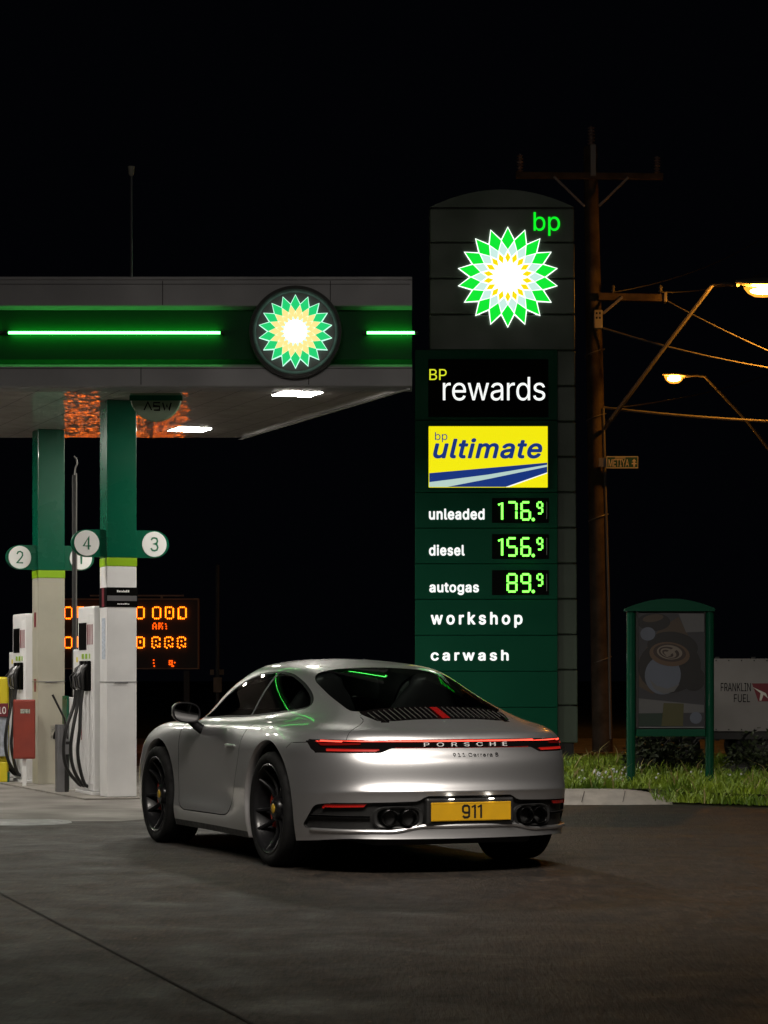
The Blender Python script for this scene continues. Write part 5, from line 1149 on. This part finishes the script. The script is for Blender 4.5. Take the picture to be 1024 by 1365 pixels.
a = rect(571.5, 730, 568.5, 650, YP); mb = MB(); mb.box(a[0], a[1], YP-.03, YP-.001, a[2], a[3], .003); child(mb, 'lit_panel', S['lit_yellow'])
mb = MB(); a = rect(569.8, 731.7, 566.8, 651.7, YP)
mb.box(a[0], a[1], YP-.034, YP-.001, a[3]-.014, a[3]); mb.box(a[0], a[1], YP-.034, YP-.001, a[2], a[2]+.014); mb.box(a[0], a[0]+.014, YP-.034, YP-.001, a[2]+.014, a[3]-.014); mb.box(a[1]-.014, a[1], YP-.034, YP-.001, a[2]+.014, a[3]-.014); child(mb, 'panel_frame', S['dkgreen'])
def polyp(pts, y, name, m):
    mb = MB(); P = [at(u, v, YP) for u, v in pts]; mb.prism([(p.x, p.z) for p in P], y, y+.0015); return child(mb, name, m)
polyp([(572.3, 631), (729.4, 617), (729.4, 630), (674, 649.3), (572.3, 649.3)], YP-.0325, 'blue_sweep', S['lit_blue'])
polyp([(572.3, 643), (650, 633), (729.4, 619.8), (729.4, 622.4), (652, 638.5), (596, 649.3), (572.3, 649.3)], YP-.035, 'pale_stripe', S['lit_pale'])
polyp([(674, 649.3), (729.4, 630), (729.4, 631.2), (679, 649.3)], YP-.035, 'white_edge', S['lit_white'])
loc(letters_px('lettering', 'bp', 580, 596.5, 586.5, 576, YP-.031, S['lit_blue'], None, depth=.003), py)
loc(letters_px('lettering', 'ultimate', 578.5, 722, 610, 585, YP-.031, S['lit_blue'], None, bold=.022, shear=.22, track=.03, depth=.003), py)
for txt, u0, u1, vb, vt, tr in (('unleaded', 572.5, 645.5, 692, 678.6, .0), ('diesel', 572.5, 619, 740, 726.6, 0.), ('autogas', 573, 638, 789, 777.5, 0.), ('workshop', 575, 696, 831.8, 816.5, .12), ('carwash', 575, 677.5, 880, 867, .12)):
    loc(letters_px('lettering', txt, u0, u1, vb, vt, YP-.001, S['lit_white'], None, bold=.026, track=tr+.035, depth=.006), py)
SEG = {'0': 'abcdef', '1': 'bc', '5': 'afgcd', '6': 'afgedc', '7': 'abc', '8': 'abcdefg', '9': 'abfgcd'}
def digit(mb, ch, u0, u1, v0, v1, r):
    P = {'tl': (u0, v0), 'tr': (u1, v0), 'ml': (u0, (v0+v1)/2), 'mr': (u1, (v0+v1)/2), 'bl': (u0, v1), 'br': (u1, v1)}
    E_ = {'a': ('tl', 'tr'), 'b': ('tr', 'mr'), 'c': ('mr', 'br'), 'd': ('bl', 'br'), 'e': ('ml', 'bl'), 'f': ('tl', 'ml'), 'g': ('ml', 'mr')}
    if ch == '1': mb.tube([at(u0-1.5, v0+3.5, YP-.02), at((u0+u1)/2+1, v0+.5, YP-.02), at((u0+u1)/2+1, v1, YP-.02)], r, 8); return
    for s in SEG[ch]:
        p, q = [Vector(P[k]) for k in E_[s]]; d = (q-p).normalized()*1.3
        p, q = p+d*.8, q-d*.8; mb.tube([at(*p, YP-.02), at(*q, YP-.02)], r, 8)
def price(vm, txt):
    v0, v1 = vm-11.5, vm+11.5
    mb = MB(); a = rect(656, 731.5, vm-17, vm+16, YP); mb.box(a[0], a[1], YP-.009, YP-.001, a[2], a[3], .003); h_ = child(mb, 'price_display', S['black'])
    mb = MB(); a = rect(728.5, 729.3, vm-12, vm+11, YP); mb.box(a[0], a[1], YP-.014, YP-.0095, a[2], a[3]); child(mb, 'display_edge', S['steel'])
    mb = MB(); w = {3: ((666, 671), (677, 688.5), (695.5, 706.5)), 2: ((), (677, 688.5), (695.5, 706.5))}[len(txt)-1]
    w = [q for q in w if q]
    for ch, (u0, u1) in zip(txt[:-1], w): digit(mb, ch, u0, u1, v0, v1, .0125)
    digit(mb, txt[-1], 716.5, 723, v0, vm+3.5, .010); p = at(711, v1, YP-.02); mb.ball(p, .02, 8)
    child(mb, 'price_digits', S['digit'])
price(681, '1769'); price(729, '1569'); price(777, '899')
cp = at(677, 369.5, YS)
petal_layers(py, cp, .598, -.0, 0, [('outer_petals', S['logo_green'], 0, 1.0, .745, 9.95, .55, .97), ('middle_petals', S['logo_mint'], 10, .725, .55, 9.85, .41, .955), ('inner_petals', S['logo_yellow'], 0, .515, .40, 8.8, .275, .90)], .29, S['logo_white'])
loc(letters_px('lettering', 'bp', 711.5, 746.5, 307.3, 283, YS+.004, S['lit_green'], None, bold=.002, depth=.012), py)

# ------------------------------------------------------------------ utility pole and what hangs on it
YU = 36.
def W(u, v, Y=YU): return at(u, v, Y)
b0, t0 = W(803.5, 996), W(787, 196)
up = empty('utility_pole', (b0.x, YU, .15)); tag(up, 'tall weathered timber utility pole with two crossarms behind the price pylon', 'utility pole')
mb = MB(); mb.tube([Vector((b0.x, YU, .1)), b0.lerp(t0, .3), b0.lerp(t0, .65), t0], [.150, .138, .120, .098], 14); loc(mb.build('pole_shaft', S['wood']), up)
def bar(p, q, w, hh, name, m, par=up, y=0.):
    mb = MB(); d = (q-p); L_ = d.length; ang = math.atan2(d.z, d.x)
    Mx = Matrix.Translation(p+Vector((0, y, 0))) @ Matrix.Rotation(-ang, 4, 'Y'); mb.box(0, L_, -w/2, w/2, -hh/2, hh/2, .006, Mx); return loc(mb.build(name, m), par)
bar(W(687, 236), W(882.5, 238), .10, .085, 'crossarm', S['wood'], y=-.14); bar(W(737, 239), W(778, 279), .03, .035, 'arm_brace', S['arm_steel'], y=-.21); bar(W(836, 240), W(797, 278), .03, .035, 'arm_brace', S['arm_steel'], y=-.21)
def insul(u, v0, v1, r):
    mb = MB(); a, b = W(u, v1), W(u, v0); n = 6; prof = [(0, 0)]
    for i in range(n):
        z = (b.z-a.z)*i/n; dz = (b.z-a.z)/n; prof += [(r*.45, z), (r, z+dz*.35), (r*.95, z+dz*.5), (r*.4, z+dz*.6)]
    prof += [(r*.35, b.z-a.z), (0, b.z-a.z)]
    mb.lathe(prof, 14, Matrix.Translation((a.x, YU-.14, a.z))); loc(mb.build('insulator', S['porcelain']), up)
insul(692.5, 208, 232, .052); insul(874.5, 211, 233, .052); insul(787, 171, 196, .058)
mb = MB(); p = W(789.5, 196); q = W(789.5, 238); mb.box(p.x-.04, p.x+.04, YU-.2, YU-.12, q.z, p.z, .004); loc(mb.build('pole_top_bracket', S['arm_steel']), up)
bar(W(796, 398), W(886, 400), .12, .105, 'crossarm', S['wood'], y=-.17); bar(W(802, 421), W(828, 399), .03, .04, 'arm_brace', S['arm_steel'], y=-.24)
mb = MB()
for u in (816, 879):
    p = W(u, 394); mb.tube([p+Vector((0, -.17, -.05)), p+Vector((0, -.17, .10))], .012, 6); mb.lathe([(0, 0), (.03, .01), (.02, .05), (.034, .06), (.02, .09), (0, .1)], 10, Matrix.Translation(p+Vector((0, -.17, .03))))
p = W(884, 399); mb.box(p.x-.015, p.x+.03, YU-.26, YU-.1, p.z-.075, p.z+.07, .005); loc(mb.build('arm_fittings', S['arm_steel']), up)
mb = MB(); a, b = W(790, 441), W(801, 417); mb.box(a.x, b.x, YU-.30, YU-.14, a.z, b.z, .006); bx_ = loc(mb.build('junction_box', S['cream_metal']), up)
mb = MB()
for i in range(2):
    for j in range(2):
        p = W(793.3+4.2*i, 421.5+6*j); mb.box(p.x-.011, p.x+.011, YU-.3035, YU-.2995, p.z-.015, p.z+.015)
o = mb.build('box_holes', S['black']); o.parent = bx_
mb = MB(); mb.tube([W(803.5, 545)+Vector((0, -.10, 0)), W(806, 640)+Vector((0, -.10, 0)), W(810.5, 800)+Vector((0, -.12, 0)), W(813, 985)+Vector((0, -.1, 0))], .020, 8); loc(mb.build('conduit', S['cable']), up)
for v in (470, 556, 690, 880):
    mb = MB(); p = W(793+(v-470)*.022, v); mb.tube([p+Vector((.142*math.cos(a), .142*math.sin(a), .05*math.cos(a))) for a in np.linspace(0, 2*math.pi, 17)], .009, 6); loc(mb.build('pole_band', S['arm_steel']), up)
# street name sign
ss = empty('street_name_sign', W(810, 616)+Vector((0, -.25, 0))); tag(ss, 'green street name sign with cream letters fixed to the timber pole', 'street sign')
Ys = YU-.25; a, b = at(808.5, 624.3, Ys), at(851, 608, Ys)
mb = MB(); mb.box(a.x, b.x, Ys, Ys+.02, a.z, b.z, .004); loc(mb.build('sign_blade', S['sign_green']), ss)
mb = MB()
for (u0, u1, v0, v1) in ((808.7, 850.8, 608.2, 609.4), (808.7, 850.8, 623, 624.2), (808.7, 809.6, 609.4, 623), (850, 850.8, 609.4, 623), (820, 834, 610, 611)):
    p, q = at(u0, v1, Ys), at(u1, v0, Ys); mb.box(p.x, q.x, Ys-.004, Ys-.0005, p.z, q.z)
loc(mb.build('sign_border', S['sign_letters']), ss)
loc(letters_px('lettering', 'METIYA', 811.5, 838.5, 621.8, 612.2, Ys-.001, S['sign_letters'], None, bold=.012, depth=.004), ss)
mb = MB(); p = at(845.5, 617, Ys)
mb.box(p.x-.012, p.x+.012, Ys-.005, Ys-.001, p.z-.055, p.z+.035); mb.add([p+Vector((-.035, -.005, .02)), p+Vector((.035, -.005, .02)), p+Vector((0, -.005, .06))], [(0, 1, 2)]); mb.box(p.x-.035, p.x-.0125, Ys-.005, Ys-.001, p.z-.02, p.z+.0); mb.box(p.x+.0125, p.x+.035, Ys-.005, Ys-.001, p.z-.02, p.z+.0)
loc(mb.build('sign_symbol', S['sign_letters']), ss)
mb = MB(); mb.box(a.x-.11, a.x+.06, Ys+.021, Ys+.05, a.z+.02, b.z-.02, .004); loc(mb.build('sign_bracket', S['arm_steel']), ss)
# street lamps
def lamp(name_loc, Y, strut, head, lens, label, Yarm=None):
    t = empty('street_lamp', name_loc); tag(t, label, 'street lamp', 'sodium street lamps over the road')
    mb = MB(); Yk = Yarm or Y; mb.tube([at(*p, Yk+(Y-Yk)*i/(len(strut)-1)) for i, p in enumerate(strut)], .030 if Y < 40 else .038, 8); loc(mb.build('lamp_arm', S['arm_steel']), t)
    (u0, u1, v0, v1) = head; mb = MB(); a, b = at(u0, v1, Y), at(u1, v0, Y); L_ = b.x-a.x; hh = b.z-a.z
    vs = []; n = 12
    for (k, r, dz) in ((0, .35, .1), (.12, .55, .05), (.3, .85, 0), (.6, 1, 0), (.85, .9, 0), (1, .5, 0)):
        for j in range(n):
            w = 2*math.pi*j/n; vs.append((a.x+L_*k, Y+.15*r*math.cos(w), (a.z+b.z)/2+hh*dz+hh/2*r*max(-.75, math.sin(w))))
    mb.add(vs, [(i*n+j, i*n+(j+1) % n, (i+1)*n+(j+1) % n, (i+1)*n+j) for i in range(5) for j in range(n)]+[tuple(range(n)), tuple(range(5*n, 6*n))], True)
    loc(mb.build('lamp_head', S['arm_steel']), t)
    (u0, u1, v0, v1) = lens; mb = MB(); a, b = at(u0, v1, Y), at(u1, v0, Y); c = (a+b)/2
    prof = [(0, -1.), (.45, -.92), (.78, -.6), (.95, -.2), (1, .0)]; vs = []; n = 16
    for (r, z) in prof:
        for j in range(n):
            w = 2*math.pi*j/n; vs.append((c.x+(b.x-a.x)/2*r*math.cos(w), Y+.13*r*math.sin(w), b.z+(b.z-a.z)*z))
    mb.add(vs, [(i*n+j, i*n+(j+1) % n, (i+1)*n+(j+1) % n, (i+1)*n+j) for i in range(4) for j in range(n)]+[tuple(range(4*n, 5*n))], True)
    loc(mb.build('lamp_lens', S['refractor']), t)
    mb = MB(); mb.ball((c.x, Y, c.z+(b.z-a.z)*.14), 1, 12, ((b.x-a.x)*.33, .085, (b.z-a.z)*.30)); loc(mb.build('lamp_bulb', S['sodium']), t); return t
lamp(W(808, 568), 34.5, [(806.5, 571), (814, 560), (877, 475), (950, 379.5), (966, 378.5), (984, 379.5)], (980, 1046, 369, 384.5), (991.5, 1043, 383, 396.5), 'larger street lamp on the long slanting arm of the timber pole', 35.85)
lamp(at(1036, 612, 55), 55, [(1040, 618), (997, 562), (940, 501.5), (930, 500), (912, 501)], (883, 916, 496, 502.5), (885.5, 912, 501.2, 511.5), 'smaller street lamp farther off with a short bent arm')
mb = MB(); p = at(1040, 618, 55); mb.tube([(p.x, 55.1, 0), (p.x, 55.1, p.z+1.5)], [.16, .12], 12); tag(mb.build('far_pole', S['wood']), 'dark timber pole at the edge of view carrying the smaller street lamp', 'utility pole')
# wires
def wire(p, q, sag, r, label, n=14):
    mb = MB(); mb.tube([p.lerp(q, t)+Vector((0, 0, -4*sag*t*(1-t))) for t in np.linspace(0, 1, n)], r, 6)
    tag(mb.build('overhead_wire', S['cable']), label, 'wire', 'overhead wires at the timber pole')
wire(W(803, 440)+Vector((0, -.2, 0)), at(1060, 496, 34.5), .06, .017, 'thick overhead wire running from the junction box past the lamp arm')
wire(W(884, 402)+Vector((0, -.2, 0)), at(1060, 483, 34.8), .03, .010, 'overhead wire from the tip of the lower crossarm')
wire(W(803, 543), at(1060, 563, 35.6), .03, .022, 'thickest overhead wire crossing below the smaller street lamp')
wire(W(816, 392)+Vector((0, -.17, 0)), at(1060, 286, 52), .25, .008, 'highest faint overhead wire rising from the lower crossarm')
wire(W(810, 545), at(1060, 484, 60), .15, .010, 'thin faint overhead wire rising behind the smaller street lamp')
wire(W(879, 392)+Vector((0, -.17, 0)), at(1060, 340, 50), .2, .008, 'middle faint overhead wire above the larger street lamp')

# ------------------------------------------------------------------ poster stand
YA = 23.9
ad = empty('poster_stand', (at(892, 0, YA).x, YA, .11)); tag(ad, 'dark green poster stand with a coffee picture on the grass verge', 'poster stand')
def ar(u0, u1, v0, v1): a = at(u0, v1, YA); b = at(u1, v0, YA); return a.x, b.x, a.z, b.z
def abox(name, m, u0, u1, v0, v1, y0, y1, bev=.006, par=None):
    q = ar(u0, u1, v0, v1); mb = MB(); mb.box(q[0], q[1], YA+y0, YA+y1, q[2], q[3], bev); o = mb.build(name, m)
    return loc(o, ad)
zb = .10
for u in (842, 947):
    q = ar(u-6.2, u+6.2, 800, 1000); mb = MB(); c = (q[0]+q[1])/2
    mb.tube([(c, YA+.05, zb), (c, YA+.05, at(0, 812 if u < 900 else 812, YA).z)], .044, 16); mb.box(c-.09, c+.09, YA-.03, YA+.13, zb, zb+.018, .004); loc(mb.build('leg', S['frame_green']), ad)
abox('back_panel', S['dark'], 848.5, 940.5, 808, 981, .03, .09)
abox('lower_rail', S['frame_green'], 848.5, 940.5, 972, 982, -.01, .11)
q = ar(833.5, 953, 798.5, 812); n = 15
arcp = [(q[0]+(q[1]-q[0])*t, q[2]+.0+(q[3]-q[2])*(1-(2*t-1)**2)*.98+.006) for t in np.linspace(0, 1, n)]
mb = MB(); mb.prism([(q[1], q[2]-.02), (q[0], q[2]-.02)]+arcp, YA-.02, YA+.13); loc(mb.build('arched_top', S['frame_green']), ad)
for (u0, u1, v0, v1) in ((848.5, 851.5, 813, 971), (939.5, 940.6, 813, 971)): abox('side_frame', S['dark'], u0, u1, v0, v1, .0, .029, .003)
abox('bottom_bead', S['steel'], 852, 939, 969, 970.2, .005, .028, 0)
post = abox('poster', mat('poster_slate', (.035, .035, .04), rough=.35, coat=.3), 851.6, 939.4, 817, 968.5, .02, .0295, 0)
def ppoly(name, pts, m, y):
    mb = MB(); P = [at(u, v, YA) for u, v in pts]; mb.prism([(p.x, p.z) for p in P], YA+.02-y, YA+.02-y+.0006); o = mb.build(name, m); return loc(o, ad)
PM = {k: mat('print_'+k, tuple(q*.28 for q in c), rough=.4, coat=.3) for k, c in dict(dark=(.02, .017, .016), brown=(.20, .13, .075), caramel=(.30, .17, .09), cup=(.33, .38, .50), cream=(.55, .45, .36), olive=(.20, .19, .05), green=(.03, .09, .05), pale=(.35, .35, .36), coffee=(.10, .05, .03)).items()}
def ell(u, v, a, b, rot=0, n=28, k0=0, k1=2*math.pi):
    return [(u+a*math.cos(w)*math.cos(rot)-b*math.sin(w)*math.sin(rot), v+a*math.cos(w)*math.sin(rot)+b*math.sin(w)*math.cos(rot)) for w in np.linspace(k0, k1, n, endpoint=False)]
ppoly('print_shape', [(852, 878), (880, 838), (905, 822), (930, 870), (918, 910), (870, 925), (852, 915)], PM['brown'], .001)
ppoly('print_shape', ell(872, 829, 22, 12), PM['dark'], .002)
ppoly('print_shape', ell(871, 824, 14, 5, -.15), PM['brown'], .003)
ppoly('print_shape', [(905, 818), (939, 818), (939, 842), (915, 843)], PM['pale'], .002)
ppoly('print_shape', ell(864, 845, 10, 9), PM['cup'], .004)
ppoly('print_shape', ell(897, 862, 34, 20, .1), PM['dark'], .003)
ppoly('print_shape', ell(893, 888, 42, 36, -.1), PM['pale'] if False else PM['dark'], .0025)
ppoly('print_shape', ell(884, 900, 24, 26, .15), PM['cup'], .005)
ppoly('print_shape', ell(893, 872, 27, 16, .12), PM['caramel'], .006)
ppoly('print_shape', ell(893, 870, 22, 12, .12), PM['coffee'], .007)
for k, (a_, b_) in enumerate(((17, 9.5), (14, 7.6), (11, 5.8), (8, 4), (5, 2.2))):
    ppoly('print_shape', ell(893-k*.8, 869.5+k*.5, a_, b_, .12+.1*k), PM[('cream', 'coffee')[k % 2]], .0078+.0006*k)
ppoly('print_shape', [(886, 871), (901, 862), (904, 865), (890, 876)], PM['cream'], .0115)
ppoly('print_shape', [(866, 905), (872, 918), (885, 925), (899, 922), (906, 912), (890, 918), (876, 914)], PM['pale'], .0062)
ppoly('print_shape', [(852, 931), (900, 936), (939, 940), (939, 950), (852, 951)], PM['pale'], .003)
ppoly('print_shape', ell(925, 905, 16, 16), PM['dark'], .004)
ppoly('print_shape', [(885, 937), (912, 938), (911, 968), (882, 968)], PM['olive'], .004)
ppoly('print_shape', [(852, 951), (884, 951), (882, 968), (852, 968)], PM['green'], .004)
ppoly('print_shape', ell(928, 957, 8, 8), PM['cup'], .005)
mb = MB(); mb.box(*[0, .1, 0, .1, 0, .1]) if False else None

# ------------------------------------------------------------------ banner trailer
YB = 26.5
tr = empty('banner_trailer', (4.4, YB+.4, .2)); tag(tr, 'parked trailer with a white banner board standing on the verge behind the poster stand', 'trailer')
q0, q1 = at(951, 975, YB), at(1060, 878, YB)
mb = MB(); mb.box(q0.x, q1.x, YB, YB+.03, q0.z, q1.z, .004); loc(mb.build('banner', S['sheet']), tr)
mb = MB()
for x in (q0.x+.05, (q0.x+q1.x)/2, q1.x-.05): mb.box(x-.02, x+.02, YB+.032, YB+.07, q0.z-.1, q1.z+.02)
for x in np.linspace(q0.x+.03, q1.x-.03, 7): mb.ball((x, YB-.002, q1.z-.02), .008, 6); mb.ball((x, YB-.002, q0.z+.02), .008, 6)
loc(mb.build('banner_posts', S['dark']), tr)
mb = MB(); a = at(856, 986, YB); mb.box(a.x, q1.x, YB+.02, YB+.10, a.z, a.z+.09, .005); mb.box(a.x, q1.x, YB+.95, YB+1.03, a.z, a.z+.09, .005)
for x in np.linspace(a.x+.1, q1.x-.1, 6): mb.box(x-.03, x+.03, YB+.10, YB+.95, a.z+.01, a.z+.07)
loc(mb.build('chassis', S['dark']), tr)
for u in (876, 905, 1012):
    for dy in (.02, .88):
        c = at(u, 1010, YB); mb = MB(); Mx = Matrix.Translation((c.x, YB+dy+.08, .43)) @ Matrix.Rotation(R(90), 4, 'X')
        mb.lathe([(.13, -.07), (.20, -.085), (.235, -.06), (.24, 0), (.235, .06), (.20, .085), (.13, .07)], 28, Mx, closed=True); o = loc(mb.build('wheel', S['rubber']), tr)
        mb = MB(); mb.lathe([(0, .05), (.05, .055), (.07, .03), (.13, .05), (.132, -.05), (0, -.05)], 20, Mx); w_ = mb.build('wheel_rim', S['dark']); w_.parent = o
mb = MB(); c = at(891, 1000, YB); mb.prism([(c.x-.40, .56), (c.x-.36, .66), (c.x+.36, .66), (c.x+.40, .56)], YB-.02, YB+.24); loc(mb.build('mudguard', S['dark']), tr)
loc(letters_px('lettering', 'FRANKLIN', 961, 1001, 921.5, 910.5, YB, S['black'], None, depth=.003), tr)
loc(letters_px('lettering', 'FUEL', 978.5, 1000, 936, 925.5, YB, S['black'], None, depth=.003), tr)
def bpoly(name, pts, m, y):
    mb = MB(); P = [at(u, v, YB) for u, v in pts]; mb.prism([(p.x, p.z) for p in P], YB-y, YB-y+.0015); return loc(mb.build(name, m), tr)
bpoly('banner_mark', [(1002.5, 911), (1028, 911), (1044, 935), (1011, 935)], S['maroon'], .004)
bpoly('banner_mark_print', [(1003.5, 916), (1021, 924), (1024, 931), (1018, 926), (1015, 934), (1012.5, 934), (1014, 924)], S['sign_letters'], .006)
# rubble and clods in the dark under the trailer
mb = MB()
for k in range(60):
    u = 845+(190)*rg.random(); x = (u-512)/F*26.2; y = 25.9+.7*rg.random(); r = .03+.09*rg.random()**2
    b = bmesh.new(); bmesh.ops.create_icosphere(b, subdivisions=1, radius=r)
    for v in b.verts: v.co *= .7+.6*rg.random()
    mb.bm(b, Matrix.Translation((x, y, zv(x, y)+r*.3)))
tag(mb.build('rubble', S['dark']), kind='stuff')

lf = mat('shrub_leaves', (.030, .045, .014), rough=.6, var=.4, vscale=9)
for u, Ysh, hh, wd, lab in ((868, 26.1, .52, .30, 'low dark shrub on the verge behind the left leg of the poster stand'), (903, 26.0, .46, .36, 'wide low dark shrub seen between the legs of the poster stand'), (1008, 26.1, .50, .34, 'low dark shrub below the lettering of the white banner')):
    c = at(u, 1000, Ysh); z0 = zv(c.x, Ysh)
    sb = empty('low_shrub', (c.x, Ysh, z0)); tag(sb, lab, 'shrub', 'low dark shrubs below the banner trailer')
    mb = MB()
    for k in range(7): a = rg.random()*6.28; mb.tube([(0, 0, -.02), (.5*wd*math.cos(a)*.5, .1*math.sin(a), hh*.4), (wd*.8*math.cos(a), .16*math.sin(a), hh*(.55+.35*rg.random()))], [.010, .007, .003], 5)
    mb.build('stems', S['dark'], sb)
    V, Fc = [], []
    for k in range(520):
        a = rg.random()*6.28; r = rg.random()**.5; h_ = hh*(.12+.9*rg.random())*(1-.45*r*r)*(.8+.2*math.sin(a*3+u)); p = Vector((wd*r*math.cos(a), .2*r*math.sin(a), h_))
        d1 = Vector((rg.normal(), rg.normal(), rg.normal()*.6)).normalized()*.035; d2 = d1.cross(Vector((rg.normal(), rg.normal(), rg.normal()))).normalized()*.016
        n0 = len(V); V += [p-d1, p+d2, p+d1, p-d2]; Fc.append((n0, n0+1, n0+2, n0+3))
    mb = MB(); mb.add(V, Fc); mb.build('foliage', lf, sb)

# ------------------------------------------------------------------ floodlight mast added out of view to light car and forecourt, and the night
fl = empty('added_floodlight', (-6.4, 7.5, 0)); tag(fl, 'added unseen mast whose long arm carries a bar of floodlights for the parked car', 'floodlight')
mb = MB(); mb.tube([(0, 0, 0), (0, 0, 8.0), (.25, 0, 8.35), (2.4, 0, 8.45)], [.09, .07, .06, .05], 10); mb.build('mast', S['steel'], fl)
LX, LS = 6.7, (8.0, 2.2)
mb = MB(); mb.box(LX-LS[0]/2-.1, LX+LS[0]/2+.1, -LS[1]/2-.1, LS[1]/2+.1, .02, .18, .02, Matrix.Translation((0, 0, 8.31)) @ Matrix.Rotation(R(46), 4, 'X')); mb.build('lamp_housing', S['steel'], fl)
for nm, pw, sp in (('added_main_light', 200, 64), ('added_wide_light', 150, 180)):  # narrow lamp added for the car, wide one for pylon and fascia
    ld = bpy.data.lights.new(nm, 'AREA'); ld.shape = 'RECTANGLE'; ld.size, ld.size_y = LS; ld.energy = pw; ld.spread = R(sp); ld.color = (1, .92, .83)
    lo = bpy.data.objects.new(nm, ld); COL.objects.link(lo); lo.parent = fl; lo.location = (LX, 0, 8.31); lo.rotation_euler = (R(46), 0, 0)
w = bpy.data.worlds.new('World'); scene.world = w; w.use_nodes = True
bg = w.node_tree.nodes['Background']; bg.inputs[0].default_value = (.5, .6, 1., 1); bg.inputs[1].default_value = .0012

cd = bpy.data.cameras.new('camera'); cam = bpy.data.objects.new('camera', cd); COL.objects.link(cam)
cam.location = (0, 0, CH); cam.rotation_euler = (R(90), 0, 0)
cd.sensor_fit = 'HORIZONTAL'; cd.sensor_width = 36; cd.lens = F/1024*36; cd.shift_y = (VH-682.5)/1024; cd.clip_end = 3000; cd.clip_start = .1
scene.camera = cam
scene.view_settings.view_transform = 'Standard'; scene.view_settings.look = 'None'; scene.view_settings.exposure = 0; scene.view_settings.gamma = 1
scene.cycles.use_denoising = True
scene.cycles.max_bounces = 8; scene.cycles.sample_clamp_indirect = 6; scene.cycles.transparent_max_bounces = 12
